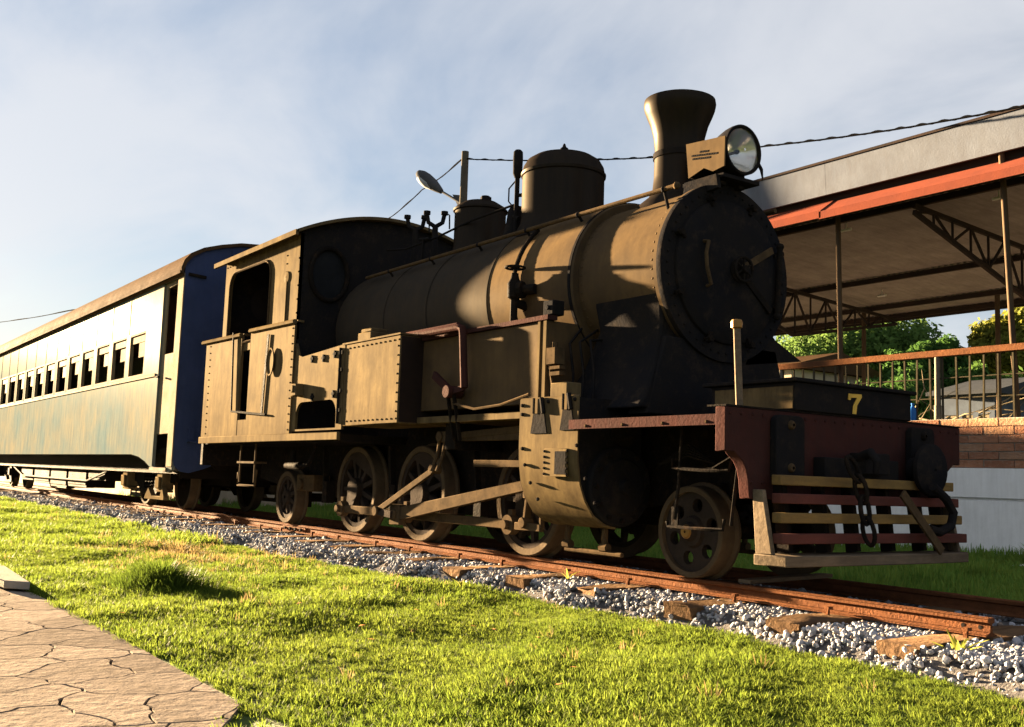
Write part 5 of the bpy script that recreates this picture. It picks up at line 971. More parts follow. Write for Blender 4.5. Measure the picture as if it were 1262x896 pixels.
# railing
RAILM = mat('rusty_orange_railing', (0.17, 0.075, 0.036), (0.12, 0.055, 0.03), 0.75, spec=0.03, scale=6, bump=0.3)
POSTM = mat('pale_post_paint', (0.2, 0.18, 0.145), (0.14, 0.125, 0.1), 0.8, spec=0.03, scale=5, bump=0.3)
BALM2 = mat('dull_green_baluster', (0.07, 0.062, 0.042), (0.05, 0.042, 0.03), 0.8, spec=0.03)
RA = thing('platform_railing', 'rusty orange railing with thin uprights above the brick parapet', 'railing', (-8, YP+0.1, 1.75))
ZR = 2.72
mb = MB(); mb.box(-30, 4, YP+0.06, YP+0.14, ZR-0.05, ZR+0.05); obj('top_rail', mb, RAILM, RA, o=(-8, YP+0.1, ZR), bev=0.008)
for z in (2.35, 2.05):
    mb = MB(); mb.cyl((-30, YP+0.1, z), (4, YP+0.1, z), 0.009, 6); obj('wire', mb, BALM2, RA, o=(-8, YP+0.1, z))
blm = MB(); blm.box(-0.012, 0.012, -0.012, 0.012, -0.46, 0.46); blme = blm.mesh('baluster', smooth=0); blme.materials.append(BALM2)
for k in range(48):
    x = -14.2+0.215*k+random.uniform(-0.01, 0.01)
    o = bpy.data.objects.new('baluster', blme); COL.objects.link(o); o.parent = RA; o.location = Vector((x, YP+0.1, 2.2))-wpos(RA); o.rotation_euler = (0, random.uniform(-0.02, 0.02), 0)
for x in (-9.13, -12.1, -6.1):
    mb = MB(); mb.cyl((x, YP+0.1, 1.735), (x, YP+0.1, ZR-0.051), 0.042, 12); mb.cyl((x, YP+0.1, 1.735), (x, YP+0.1, 1.95), 0.052, 12); obj('railing_post', mb, POSTM, RA, o=(x, YP+0.1, 1.74))
# canopy
FASC = mat('grey_fascia_metal', k=1.0, c1=(0.125, 0.14, 0.175), c2=(0.098, 0.11, 0.14), rough=0.75, spec=0.02, scale=1.5, streak=0.35, sscale=(2, 2, 0.6), c3=(0.07, 0.065, 0.065), bump=0.1)
REDF = mat('red_flashing_paint', (0.19, 0.055, 0.035), (0.145, 0.046, 0.033), 0.75, spec=0.03, scale=2.5, bump=0.15)
SHEET = mat('dull_roof_sheet', k=1.0, c1=(0.2, 0.175, 0.17), c2=(0.145, 0.125, 0.122), rough=0.75, spec=0.03, scale=2, streak=0.3, sscale=(4, 0.5, 4), c3=(0.06, 0.047, 0.044))
STEELD = mat('dark_truss_steel', (0.035, 0.03, 0.03), (0.05, 0.035, 0.03), 0.6)
POLEM = mat('brown_canopy_post', (0.11, 0.078, 0.052), (0.075, 0.055, 0.04), 0.8, spec=0.03)
CA = thing('platform_canopy', 'open platform canopy with grey fascia, red flashing and dark trusses', 'canopy', (-9, 11, 1.02))
def PK(name, mb, m, parent=CA, **k):
    v = np.array(mb.v); o = (v.min(0)+v.max(0))/2; return obj(name, mb, m, parent, o=tuple(float(t) for t in o), **k)
zc = lambda y: 5.20-0.057*(y-8.0)
CX0, CX1 = -31.0, 1.0
sh = MB(); n = 33
for k in range(n):
    x = -0.53+1.06*k/(n-1); dz = 0.009*math.cos(2*math.pi*8*k/(n-1))
    for y in (7.95, 15.4): sh.v.append((x, y-11.7, zc(y)-zc(11.7)+dz))
    for y in (7.95, 15.4): sh.v.append((x, y-11.7, zc(y)-zc(11.7)+dz+0.004))
for k in range(n-1):
    a = 4*k; b = a+4; sh.f += [(a, a+1, b+1, b), (a+2, b+2, b+3, a+3), (a, b, b+2, a+2), (a+1, a+3, b+3, b+1)]
shm = sh.mesh('roof_sheet'); shm.materials.append(SHEET)
for i in range(32):
    o = bpy.data.objects.new('roof_sheet', shm); COL.objects.link(o); o.parent = CA; o.location = Vector((CX0+0.5+i, 11.7, zc(11.7)+0.03+(0.005 if i % 2 else 0)))-wpos(CA)
for i in range(8):
    x0 = CX0+4*i; x1 = x0+3.995
    f_ = MB(); f_.prism([(7.9, 5.5), (7.86, 6.02), (7.9, 6.06), (8.3, 6.06), (8.3, 6.02), (7.93, 6.02), (7.95, 5.5)], 0, x0, x1); FA = PK('fascia_panel', f_, FASC)
    f_ = MB(); f_.box(x0, x1, 7.84, 7.875, 6.03, 6.07); PK('fascia_trim', f_, STEELD, FA)
    f_ = MB(); z0 = 0.012*math.sin(i*2.1); f_.prism([(7.72, 5.17+z0), (8.04, 5.4+z0), (8.04, 5.415+z0), (7.70, 5.185+z0)], 0, x0+0.01, x1+0.05); f_.box(x0+0.01, x1+0.05, 7.70, 7.715, 5.06+z0, 5.185+z0); PK('flashing', f_, REDF)
bb = MB(); bb.box(CX0, CX1, 8.06, 8.14, 5.36, 5.62); PK('eaves_beam', bb, STEELD)
for y in (8.3, 12.1, 14.3, 15.3):
    p_ = MB(); p_.box(CX0, CX1, y-0.035, y+0.035, zc(y)-0.09, zc(y)+0.01); PK('purlin', p_, STEELD)
rb = MB(); rb.box(CX0, CX1, 15.38, 15.46, zc(15.4)-0.12, zc(15.4)+0.1); PK('rear_beam', rb, STEELD)
for X in (-4.2, -9.5, -14.8, -20.1, -25.4):
    y0, y1, ym = 8.1, 15.2, 11.6; top = lambda y: zc(y)-0.14
    def bot(y): return top(y)-(0.1+0.85*max(0, 1-abs(y-ym)/3.5))
    TRS = MB(); TRS.bar((X, y0, top(y0)), (X, y1, top(y1)), 0.06, 0.07); T_ = PK('truss', TRS, STEELD)
    for a, b in ((y0, ym), (ym, y1)):
        t_ = MB(); t_.bar((X, a, bot(a)), (X, b, bot(b)), 0.06, 0.07); PK('bottom_chord', t_, STEELD, T_)
    N_ = 14
    for k in range(N_):
        ya_, yb_ = y0+(y1-y0)*k/N_, y0+(y1-y0)*(k+1)/N_
        t_ = MB(); t_.bar((X, ya_, bot(ya_)) if k % 2 == 0 else (X, ya_, top(ya_)), (X, yb_, top(yb_)) if k % 2 == 0 else (X, yb_, bot(yb_)), 0.035, 0.035); PK('web_bar', t_, STEELD, T_)
        if k: t_ = MB(); t_.bar((X, ya_, bot(ya_)), (X, ya_, top(ya_)), 0.03, 0.03, up=(1, 0, 0)); PK('web_bar', t_, STEELD, T_)
for x in (-7.98, -10.97, -13.97, -16.97, -4.98):
    p_ = MB(); p_.cyl((x, 8.28, 1.02), (x-0.03, 7.98 if x == -7.98 else 8.2, 5.5 if x == -7.98 else zc(8.2)-0.02), 0.042, 12); PK('post', p_, POLEM)
for x in (-11.85, -8.6, -15.1, -18.3):
    p_ = MB(); p_.cyl((x, 14.4, 1.02), (x, 14.4, zc(14.4)-0.02), 0.05, 12); PK('post', p_, POLEM)
LMPM = mat('white_lamp_plastic', (0.7, 0.7, 0.68), rough=0.4)
for px, py in ((1043, 277), (1231, 237), (1087, 361)):
    y_ = 8.6 if py < 300 else 13.0
    q = S(px, py, 1, y_); lm = MB(); x = float(q[0]); z = zc(y_)-0.1; lm.cyl((x, y_, z), (x, y_, z+0.1), 0.012, 6); lm.cyl((x-0.1, y_, z-0.02), (x+0.1, y_, z-0.02), 0.025, 10); PK('strip_lamp', lm, LMPM)
# blue bottle on the parapet
q = S(1125, 515, 1, YP+0.08); BT = MB(); BT.lathe([(0.001, 0), (0.052, 0.004), (0.055, 0.02), (0.055, 0.15), (0.045, 0.19), (0.02, 0.215), (0.02, 0.235), (0.024, 0.237), (0.024, 0.262), (0.001, 0.264)], (float(q[0]), YP+0.08, 1.736), (0, 0, 1), 20)
tag(obj('bottle', BT, mat('blue_plastic', (0.03, 0.16, 0.5), (0.03, 0.12, 0.42), 0.3, bump=0), o=(float(q[0]), YP+0.08, 1.736)), 'blue plastic bottle standing on the brick parapet', 'bottle')
# scrap of paper on the grass
mb = MB(); p_ = S(1258, 697, 2, GZ+0.06); x, y = float(p_[0]), float(p_[1]); mb.add([(x-0.15, y-0.1, GZ+0.04), (x+0.15, y-0.12, GZ+0.07), (x+0.16, y+0.08, GZ+0.09), (x-0.13, y+0.1, GZ+0.06)], [(0, 1, 2, 3)])
o = obj('paper_scrap', mb, WHITE, o=(x, y, GZ)); sm = o.modifiers.new('solid', 'SOLIDIFY'); sm.thickness = 0.004; tag(o, 'white scrap of paper on the grass before the white wall', 'paper')
# added shed behind the coach, put there to shade the white wall
SHW = mat('cream_shed_plaster', (0.55, 0.47, 0.35), (0.45, 0.38, 0.28), 0.8, streak=0.3)
SHD = thing('added_shade_shed', 'added low cream shed behind the passenger coach, shading the white wall', 'shed', (-33, 4.2, GZ))
def PS(name, mb, m, parent=SHD, **k):
    v = np.array(mb.v); o = (v.min(0)+v.max(0))/2; return obj(name, mb, m, parent, o=tuple(float(t) for t in o), **k)
mb = MB(); mb.prism([(-41, GZ), (-24.3, GZ), (-24.3, 3.3), (-41, 3.3)], 1, 2.6, 2.8, [[(-39+3.2*k, 1.0), (-37.6+3.2*k, 1.0), (-37.6+3.2*k, 2.3), (-39+3.2*k, 2.3)] for k in range(4)]); PS('wall', mb, SHW)
mb = MB(); mb.prism([(2.801, GZ), (6.2, GZ), (6.2, 3.3), (2.801, 3.3)], 0, -24.5, -24.3); PS('wall', mb, SHW)
mb = MB(); mb.prism([(2.801, GZ), (6.2, GZ), (6.2, 3.3), (2.801, 3.3)], 0, -41, -40.8); PS('wall', mb, SHW)
mb = MB(); mb.box(-40.79, -24.51, 6.0, 6.19, GZ, 3.3); PS('wall', mb, SHW)
mb = MB(); mb.prism([(2.2, 3.3), (6.5, 3.3), (6.5, 3.42), (4.3, 3.85), (2.2, 3.42)], 0, -41.3, -24.0); PS('roof', mb, CROOF)
for k in range(4):
    mb = MB(); x = -39+3.2*k
    for a, b, c, d in ((x, x+0.06, 1.0, 2.3), (x+1.34, x+1.4, 1.0, 2.3), (x+0.67, x+0.73, 1.06, 2.24), (x+0.06, x+1.34, 1.0, 1.06), (x+0.06, x+1.34, 2.24, 2.3)): mb.box(a, b, 2.66, 2.72, c, d)
    wf = PS('window', mb, CTRIM); mb = MB(); mb.box(x+0.06, x+1.34, 2.69, 2.695, 1.06, 2.24); PS('pane', mb, BLACK, wf)
# pale crates beyond the coach
for i, (x, y, w_, h_) in enumerate(((-27.6, 1.95, 1.0, 0.62),)):
    CRT = thing('wooden_crate', 'pale slatted wooden crate on the ground behind the passenger coach', 'crate', (x, y, GZ))
    for s_ in range(5):
        for yy in (-0.25, 0.25):
            m = MB(); z = GZ+0.02+s_*h_/5; m.box(x-w_/2, x+w_/2, y+yy-0.012, y+yy+0.012, z, z+h_/5-0.02); obj('slat', m, SHW, CRT, o=(x, y+yy, z))
    for xx in (-w_/2+0.03, 0, w_/2-0.03):
        for yy in (-0.275, 0.275): m = MB(); m.box(x+xx-0.03, x+xx+0.03, y+yy-0.012, y+yy+0.012, GZ, GZ+h_); obj('batten', m, SHW, CRT, o=(x+xx, y+yy, GZ))

# ================================================================== LAMP POLE AND CABLES
CONP = mat('pole_concrete', (0.11, 0.1, 0.085), (0.08, 0.072, 0.06), 0.85, spec=0.02)
ALU = mat('lamp_grey_metal', (0.08, 0.085, 0.095), (0.06, 0.062, 0.07), 0.7, spec=0.03)
YL = 6.6; tp = S(573.5, 187, 1, YL); PX, PZ = float(tp[0]), float(tp[2])
LP = thing('street_lamp', 'concrete street lamp pole with one oval lamp head behind the boiler domes', 'street lamp', (PX, YL, GZ))
mb = MB(); mb.tube([(PX, YL, GZ), (PX, YL, PZ)], [0.13, 0.085], 14); obj('pole', mb, CONP, LP, o=(PX, YL, GZ))
a_ = V3(566, 249, 1, YL); b_ = V3(546, 237, 1, YL-0.1); h0 = V3(544, 236, 1, YL-0.1); h1 = V3(514, 212, 1, YL-0.35)
mb = MB(); mb.tube([(PX, YL, a_.z-0.1), a_, b_, h0], 0.03, 8); mb.prism([(PX, a_.z-0.35), (PX, a_.z+0.12), (b_.x+0.3, b_.z-0.1)], 1, YL-0.02, YL+0.02); obj('arm', mb, ALU, LP, o=a_)
dv = (h1-h0); mb = MB(); mb.tube([h0+dv*t for t in (0, 0.15, 0.35, 0.6, 0.8, 0.93, 1.0)], [0.06, 0.1, 0.145, 0.16, 0.14, 0.09, 0.02], 16); mb.v = [(x, y, z) for x, y, z in mb.v]; HD = obj('lamp_head', mb, ALU, LP, o=h0)
mb = MB(); mb.tube([h0+dv*t+Vector((0, -0.05, -0.06)) for t in (0.3, 0.45, 0.65, 0.8, 0.9)], [0.06, 0.11, 0.12, 0.09, 0.02], 12); obj('lamp_glass', mb, mat('frosted_lamp_glass', (0.4, 0.42, 0.45), rough=0.25, bump=0), HD, o=h0)
CABM = mat('black_cable', (0.008, 0.008, 0.009), rough=0.9, spec=0.01, bump=0)
def cable(pts, r, lab, sag=0.0, seg=16):
    P3 = []
    for i in range(len(pts)-1):
        a, b = Vector(pts[i]), Vector(pts[i+1])
        for k in range(seg): t = k/seg; p = a.lerp(b, t); p.z -= sag*4*t*(1-t)*(b-a).length*0.05; P3.append(p)
    P3.append(Vector(pts[-1])); m = MB()
    m.tube(P3, r, 6)
    tw = []
    for i, p in enumerate(P3): tw.append(p+Vector((0, 0.6*r*math.cos(i*0.9), r*1.2*math.sin(i*0.9)+r*0.5)))
    m.tube(tw, r*0.7, 6)
    tag(obj('power_cable', m, CABM, o=pts[0]), lab, 'cable'); 
cable([V3(574, 196, 1, YL), V3(690, 197.5, 1, 7.0), V3(806, 194, 1, 7.4), V3(945, 180, 1, 7.55), V3(1100, 160, 1, 7.6), V3(1262, 131, 1, 7.65), V3(1420, 96, 1, 7.7)], 0.014, 'black twisted power cable running right of the lamp pole over the canopy', 0.1, 40)
cable([V3(574, 192, 1, YL), V3(520, 234, 1, 8.0), V3(472, 274, 1, 9.3), V3(430, 300, 1, 10.5)], 0.016, 'black cable sloping down from the lamp pole behind the cab', 0.25, 12)
cable([V3(-60, 406, 1, 14), V3(0, 397, 1, 14), V3(90, 382, 1, 14), V3(190, 362, 1, 14)], 0.035, 'black cable in the sky above the roof of the passenger coach', 0.05, 12)

# ================================================================== TREES AND BUILDINGS BEYOND
LEAF_D = leafmat('dark_green_leaves', (0.022, 0.06, 0.015), (0.05, 0.1, 0.023), trans=0.3, k=1.0)
LEAF_M = leafmat('mid_green_leaves', (0.036, 0.082, 0.02), (0.07, 0.12, 0.032), trans=0.3, k=0.95)
LEAF_Y = leafmat('yellow_green_leaves', (0.095, 0.115, 0.018), (0.16, 0.16, 0.03), trans=0.35)
BARK = mat('bark', (0.14, 0.11, 0.08), (0.09, 0.07, 0.05), 0.9, bump=0.6, bscale=20)
def leafcloud(blobs, nleaf, size, seed):
    r = np.random.default_rng(seed); v = []; f = []; k = 0
    wts = np.array([b[3]**2*b[4] for b in blobs]); wts = wts/wts.sum(); cnt = r.multinomial(nleaf, wts)
    for (bx, by, bz, br, bs), c in zip(blobs, cnt):
        for _ in range(c):
            d = r.normal(size=3); d /= np.linalg.norm(d)
            rad = br*(r.uniform(0.35, 1.0)**0.45)*(1+0.18*math.sin(5*d[0]+3*d[1])+0.12*math.sin(7*d[2]+4*d[0]))
            if r.random() < 0.03: rad *= 1.15
            p = np.array([bx, by, bz])+d*rad*np.array([1, 1, bs])
            a = r.normal(size=3); a /= np.linalg.norm(a); nn = d+r.normal(size=3)*0.6; b = np.cross(nn, a); b /= np.linalg.norm(b)+1e-9; a = np.cross(b, nn); a /= np.linalg.norm(a)+1e-9
            s = size*r.uniform(0.6, 1.4)
            v += [p-a*s, p+b*s*0.45, p+a*s, p-b*s*0.45]; f.append((k, k+1, k+2, k+3)); k += 4
    m = bpy.data.meshes.new('crown'); m.from_pydata([tuple(map(float, q)) for q in v], [], f); return m
def tree(name, label, base, height, width, nleaf, size, lm, seed, group=None, flat=0.75, nb=14):
    r = random.Random(seed); T = thing(name, label, 'tree', base, group)
    tm = MB(); th = height*0.42; tm.tube([(0, 0, -0.1), (0.05*width*r.uniform(-1, 1), 0, th*0.5), (0.05*width*r.uniform(-1, 1), 0.05, th)], [height*0.035, height*0.026, height*0.02], 10)
    bl = []
    for i in range(nb):
        t = 2*math.pi*i/nb*2.4+r.uniform(-0.3, 0.3); q = r.uniform(0.15, 0.85)**0.7
        z = height*(0.5+0.36*math.sqrt(max(0, 1-q*q))*r.uniform(0.55, 1.05)+r.uniform(-0.06, 0.04))
        p = (width/2*q*math.cos(t)*0.85, width/2*q*math.sin(t)*0.85, z); bl.append((*p, width*r.uniform(0.15, 0.24), flat))
        tm.tube([(0, 0, th*r.uniform(0.7, 0.95)), (p[0]*0.45, p[1]*0.45, (th+p[2])/2), p], [height*0.014, height*0.009, height*0.003], 6)
    bl.append((0, 0, height*0.7, width*0.3, flat))
    obj('trunk', tm.mesh('trunk'), BARK, T, loc=(0, 0, 0)); me = leafcloud(bl, nleaf, size, seed); me.materials.append(lm); obj('crown', me, lm, T, loc=(0, 0, 0)); return T
def basept(px, y): q = S(px, 600, 1, y); return (float(q[0]), y, GZ)
G_ = 'trees beyond the canopy'
def ptree(name, label, px, topy, wpx, y, n, size, lm, seed, flat=0.75, nb=14):
    b = basept(px, y); zt = float(S(px, topy, 1, y)[2]); dep = float(np.dot(np.array([b[0], y, 1])-CAM, F2)); tree(name, label, b, (zt-GZ)/0.98, wpx*dep/FPX, n, size, lm, seed, G_, flat, nb)
ptree('broad_tree', 'broad leafy green tree behind the canopy, seen between smokebox and canopy post', 1060, 386, 230, 34, 60000, 0.125, LEAF_M, 3, 0.75, 20)
ptree('broad_tree', 'lower bushy dark green tree behind the white railing post', 1152, 408, 140, 30, 34000, 0.11, LEAF_D, 4, 0.75, 16)
ptree('tall_tree', 'tall sunlit yellow green tree behind the right canopy posts', 1262, 352, 150, 38, 48000, 0.13, LEAF_Y, 5, 0.9, 18)
ptree('broad_tree', 'mid green tree just right of the round smokebox door', 955, 400, 130, 36, 28000, 0.12, LEAF_M, 6)
ptree('round_bush_tree', 'low mid green bushy tree at the end of the railing', 1240, 432, 130, 26, 30000, 0.1, LEAF_M, 8)
ptree('round_bush_tree', 'low dark bushy tree behind the thin balusters', 1105, 436, 150, 25, 30000, 0.1, LEAF_D, 9)
ptree('round_bush_tree', 'low dark bush between the white railing post and the grey blue house', 1180, 440, 120, 26.5, 26000, 0.1, LEAF_D, 10)
# bare twiggy shrub behind the railing
SHB = thing('bare_shrub', 'tangle of pale bare twigs behind the platform railing', 'shrub', basept(1190, 17.5))
r = random.Random(12); TW = mat('pale_twigs', (0.3, 0.25, 0.17), (0.2, 0.16, 0.1), 0.8)
for k in range(34):
    m = MB(); x = r.uniform(-2.5, 2.6); z = r.uniform(0.2, 1.6); a = r.uniform(-0.5, 0.9); l_ = r.uniform(0.8, 2.2)
    pts = [Vector((x, r.uniform(-0.6, 0.6), z))]
    for s_ in range(4): a += r.uniform(-0.3, 0.3); pts.append(pts[-1]+Vector((math.cos(a)*r.choice((-1, 1, 1))*l_/4, r.uniform(-0.1, 0.1), math.sin(a)*l_/4)))
    m.tube(pts, [0.022, 0.018, 0.014, 0.01, 0.004], 5); obj('twig', m.mesh('twig'), TW, SHB, loc=(0, 0, 1.5))
mb = MB(); mb.tube([(0, 0, 0), (0.1, 0, 1.2), (0.4, 0, 2.6)], [0.08, 0.06, 0.03], 8); obj('stem', mb.mesh('stem'), TW, SHB, loc=(0, 0, 0))
# small houses beyond
def house(name, label, px0, px1, ytop, y, wm, rm, depth, zb=GZ):
    x0 = float(S(px0, 510, 1, y)[0]); x1 = float(S(px1, 510, 1, y)[0]); zt = float(S((px0+px1)/2, ytop, 1, y)[2])
    H = thing(name, label, 'house', ((x0+x1)/2, y, zb)); cx, cy = (x0+x1)/2, y
    nwin = 3; L_ = x1-x0; holes = []
    for k in range(nwin):
        a = x0+L_*(0.1+0.3*k); holes.append([(a, zb+(zt-zb)*0.5), (a+L_*0.2, zb+(zt-zb)*0.5), (a+L_*0.2, zb+(zt-zb)*0.85), (a, zb+(zt-zb)*0.85)])
    m = MB(); m.prism([(x0, zb), (x1, zb), (x1, zt), (x0, zt)], 1, y, y+0.2, holes); obj('wall', m, wm, H, o=(cx, cy, zb))
    for xx in (x0, x1-0.2): m = MB(); m.box(xx, xx+0.2, y+0.201, y+depth, zb, zt); obj('wall', m, wm, H, o=(xx, cy, zb))
    m = MB(); m.box(x0+0.201, x1-0.201, y+depth-0.2, y+depth-0.001, zb, zt); obj('wall', m, wm, H, o=(cx, cy+depth, zb))
    m = MB(); m.prism([(y-0.3, zt), (y+depth+0.3, zt), (y+depth+0.3, zt+0.1), (y+depth/2, zt+depth*0.16), (y-0.3, zt+0.1)], 0, x0-0.3, x1+0.3); obj('roof', m, rm, H, o=(cx, cy, zt))
    for h_ in holes:
        m = MB(); a, b, c, d = h_[0][0], h_[1][0], h_[0][1], h_[2][1]
        for q in ((a, a+0.08, c, d), (b-0.08, b, c, d), (a+0.08, b-0.08, d-0.08, d), (a+0.08, b-0.08, c, c+0.08)): m.box(q[0], q[1], y+0.02, y+0.1, q[2], q[3])
        wf = obj('window', m, CTRIM, H, o=(a, y, c)); m = MB(); m.box(a+0.08, b-0.08, y+0.05, y+0.06, c+0.08, d-0.08); obj('pane', m, BLACK, wf, o=(a, y, c))
GB_ = mat('grey_blue_house_paint', k=1.0, c1=(0.07, 0.085, 0.11), c2=(0.055, 0.065, 0.085), rough=0.8); RGR = mat('grey_house_roof', (0.06, 0.065, 0.075), (0.045, 0.05, 0.058), 0.8)
house('small_house', 'small grey blue house behind the twigs and railing', 1160, 1226, 487, 21.5, GB_, RGR, 4.0)
house('small_house', 'pale sunlit house glimpsed below the rail beside the flag post', 900, 975, 457, 24.0, SHW, CROOF, 5.0)

# ================================================================== GRASS AND WEEDS
GR1 = leafmat('lawn_grass', (0.06, 0.104, 0.014), (0.112, 0.152, 0.024), trans=0.5)
GR2 = leafmat('shaded_grass', (0.075, 0.17, 0.03), (0.15, 0.23, 0.045), trans=0.4, k=1.0)
GRD = leafmat('dry_grass', (0.14, 0.11, 0.04), (0.2, 0.155, 0.07), trans=0.4)
GRT = leafmat('lush_clump_grass', (0.032, 0.066, 0.009), (0.06, 0.095, 0.014), trans=0.45)
def tuft(seed, m, nb=16, h=0.08, spread=0.05, wd=0.004, lean=0.5):
    r = random.Random(seed); v = []; f = []
    for b in range(nb):
        a = r.uniform(0, 6.283); rr = spread*math.sqrt(r.random()); x, y = rr*math.cos(a), rr*math.sin(a); d = a+r.uniform(-0.8, 0.8); ln = lean*r.uniform(0.2, 1.2); hh = h*r.uniform(0.5, 1.15); ww = wd*r.uniform(0.7, 1.3)
        sx, sy = -math.sin(d)*ww, math.cos(d)*ww; k = len(v)
        for i, t in enumerate((0, 0.45, 0.8)):
            o = ln*hh*t*t; z = hh*t*(1-0.25*ln*t); q = 1-0.35*t
            v += [(x+math.cos(d)*o-sx*q, y+math.sin(d)*o-sy*q, z), (x+math.cos(d)*o+sx*q, y+math.sin(d)*o+sy*q, z)]
        v.append((x+math.cos(d)*ln*hh, y+math.sin(d)*ln*hh, hh*(1-0.25*ln))); f += [(k, k+1, k+3, k+2), (k+2, k+3, k+5, k+4), (k+4, k+5, k+6)]
    me = bpy.data.meshes.new('tuft'); me.from_pydata(v, [], f); me.materials.append(m); return bpy.data.objects.new('tuft', me)
def inpath(x, y): return inside_edge((x, y))
def edge_b(x): return -bedge(x)-0.03
pts = []; scl = []; rot = []; idx = []
def put(x, y, s, i, sz=1.0):
    pts.append((x, y, gheight(x, y)-0.004)); scl.append((s, s, s*sz)); rot.append((random.gauss(0, 0.1), random.gauss(0, 0.1), random.uniform(0, 6.28))); idx.append(i)
for n_, x0, x1, y0, y1, s0 in ((36000, -6.5, 0.8, -5.4, -0.9, 0.54), (22000, -12, -6.5, -5, -0.9, 0.7), (14000, -34, -12, -4.8, -0.9, 1.15), (5000, -5, 0.5, -8, -5.2, 0.8)):
    for _ in range(n_):
        x, y = random.uniform(x0, x1), random.uniform(y0, y1)
        if y > edge_b(x)+random.gauss(0.09, 0.06): continue
        if inpath(x+random.gauss(0.005, 0.02), y+random.gauss(0.02, 0.02)) and inpath(x+0.03, y+0.03): continue
        if (x+3.3)**2/0.3+(y+4.5)**2/0.03 < 1 and random.random() < 0.8: continue     # bare earth at the path end
        g = ghash(x*1.7, y*1.7); h = s0*random.uniform(0.6, 1.2)*(0.65+0.7*g)
        dry = math.exp(-((x+11.2)**2/2.2+(y+2.3)**2/0.35))
        i = random.randrange(0, 8)
        if random.random() < dry*0.15 or random.random() < 0.003: i = random.randrange(8, 11); h *= 1.2
        put(x, y, h, i)
lawn = scatter('lawn_grass', pts, rot, scl, idx, [tuft(i, GR1, 22, 0.07, 0.055, 0.003, 0.95) for i in range(8)]+[tuft(20+i, GRD, 12, 0.1, 0.05, 0.003, 0.5) for i in range(3)])
tag(lawn, 'short sunlit yellow green grass between the path and the track', 'grass', kind='stuff')
pts = []; scl = []; rot = []; idx = []
for n_, x0, x1, y0, y1, s0 in ((16000, -14, 0.5, 1.35, 7.95, 1.5), (3500, -30, -14, 1.4, 8, 2.0)):
    for _ in range(n_):
        x, y = random.uniform(x0, x1), random.uniform(y0, y1)
        tall = 1.8 if (y > 7.6 or ghash(x*1.3+2, y*1.3) > 0.72) else 1.0
        put(x, y, s0*random.uniform(0.6, 1.2), random.randrange(0, 6), tall)
tag(scatter('verge_grass', pts, rot, scl, idx, [tuft(40+i, GR2, 16, 0.075, 0.06, 0.004, 0.6) for i in range(6)]), 'green shaded grass between the track and the white wall', 'grass', kind='stuff')
# tall dark clump
def clump(name, label, cx, cy, rx, ry, n, h, m, seed, wd=0.004):
    r = random.Random(seed); v = []; f = []
    for b in range(n):
        a = r.uniform(0, 6.283); rr = min(1.6, abs(r.gauss(0, 0.62)))*(1+0.35*math.sin(3*a+seed)); x, y = rx*rr*math.cos(a), ry*rr*math.sin(a); z0 = gheight(cx+x, cy+y)-GZ-0.01
        d = a+r.uniform(-1.0, 1.0); ln = r.uniform(0.2, 0.9); hh = h*max(0.3, 1-0.5*rr)*r.uniform(0.45, 1.25); ww = wd*r.uniform(0.7, 1.3); sx, sy = -math.sin(d)*ww, math.cos(d)*ww; k = len(v)
        for t in (0, 0.35, 0.65, 0.85):
            o = ln*hh*t*t; z = z0+hh*t*(1-0.3*ln*t); q = 1-0.4*t
            v += [(x+math.cos(d)*o-sx*q, y+math.sin(d)*o-sy*q, z), (x+math.cos(d)*o+sx*q, y+math.sin(d)*o+sy*q, z)]
        v.append((x+math.cos(d)*ln*hh, y+math.sin(d)*ln*hh, z0+hh*(1-0.3*ln)))
        for q in (0, 2, 4): f.append((k+q, k+q+1, k+q+3, k+q+2))
        f.append((k+6, k+7, k+8))
    me = bpy.data.meshes.new(name); me.from_pydata(v, [], f); me.materials.append(m)
    return tag(obj(name, me, m, loc=(cx, cy, GZ)), label, 'grass clump')
clump('grass_clump', 'tall dark green grass clump with a long shadow on the lawn', -8.0, -3.5, 0.5, 0.4, 2600, 0.24, GRT, 1)
clump('grass_clump', 'dry straw coloured tall grass patch on the lawn near the ballast', -11.2, -2.35, 0.9, 0.3, 260, 0.17, GRD, 2)
clump('grass_clump', 'dark tuft of taller grass at the foot of the white wall', -6.9, 7.1, 0.7, 0.4, 900, 0.4, GR2, 3, 0.008)
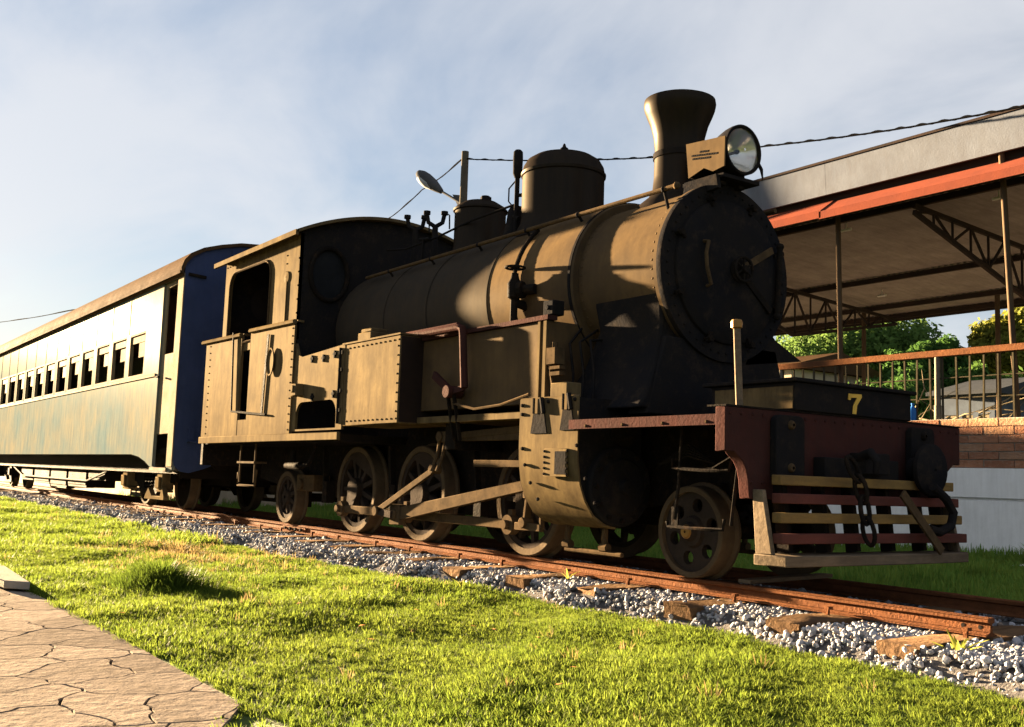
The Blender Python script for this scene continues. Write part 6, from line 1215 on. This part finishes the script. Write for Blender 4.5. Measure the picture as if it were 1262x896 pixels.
# broad-bladed weeds
WEED = leafmat('yellow_green_weed', (0.16, 0.2, 0.03), (0.24, 0.24, 0.05), trans=0.5)
def weed(name, label, base, n, h, seed, wd=0.012):
    r = random.Random(seed); T = thing(name, label, 'weed', base)
    for b in range(n):
        d = r.uniform(0, 6.283); ln = r.uniform(0.2, 0.9); hh = h*r.uniform(0.6, 1.1); sx, sy = -math.sin(d)*wd, math.cos(d)*wd; v = []
        for t, q in ((0, 0.4), (0.25, 0.9), (0.5, 1.0), (0.75, 0.8), (0.92, 0.4)):
            o = ln*hh*t*t; z = hh*t*(1-0.4*ln*t); v += [(math.cos(d)*o-sx*q, math.sin(d)*o-sy*q, z), (math.cos(d)*o, math.sin(d)*o, z-wd*0.4), (math.cos(d)*o+sx*q, math.sin(d)*o+sy*q, z)]
        v.append((math.cos(d)*ln*hh, math.sin(d)*ln*hh, hh*(1-0.4*ln))); f = []
        for i in range(4): k = 3*i; f += [(k, k+1, k+4, k+3), (k+1, k+2, k+5, k+4)]
        f += [(12, 13, 15), (13, 14, 15)]
        me = bpy.data.meshes.new('leaf'); me.from_pydata(v, [], f); me.polygons.foreach_set('use_smooth', [True]*len(f)); me.materials.append(WEED)
        o = bpy.data.objects.new('leaf', me); COL.objects.link(o); o.parent = T
p_ = S(1180, 815, 2, -0.18); weed('leafy_weed', 'bright yellow green weed growing in the ballast by the rail end', (float(p_[0]), float(p_[1]), -0.2), 13, 0.2, 1)
weed('leafy_weed', 'small weed beside the rail under the cylinder', (-6.6, -0.75, -0.14), 6, 0.14, 2, 0.007)
p_ = S(180, 728, 2, GZ); weed('leafy_weed', 'pale seeding weed in front of the dark grass clump', (float(p_[0]), float(p_[1]), GZ), 10, 0.14, 3, 0.005)
weed('leafy_weed', 'low weed at the lawn edge below the driving wheels', (-7.1, -1.42, GZ+0.02), 8, 0.12, 4, 0.006)
# small leaves and debris on the lawn
FL = mat('dead_leaf', (0.25, 0.12, 0.05), (0.18, 0.09, 0.04), 0.8)
for k in range(14):
    x, y = random.uniform(-6.5, -3.2), random.uniform(-4.25, -2.2); z = gheight(x, y)+0.045; a = random.uniform(0, 6.28); s = random.uniform(0.018, 0.03); c, d = math.cos(a)*s, math.sin(a)*s
    m = MB(); m.add([(x-c, y-d, z), (x-d*0.5, y+c*0.5, z+0.006), (x+c, y+d, z+0.008), (x+d*0.5, y-c*0.5, z+0.004)], [(0, 1, 2, 3)]); o = obj('fallen_leaf', m, FL, o=(x, y, z)); q = o.modifiers.new('solid', 'SOLIDIFY'); q.thickness = 0.001
    tag(o, 'small brown fallen leaf lying on the lawn grass', 'leaf', 'fallen leaves on the lawn')
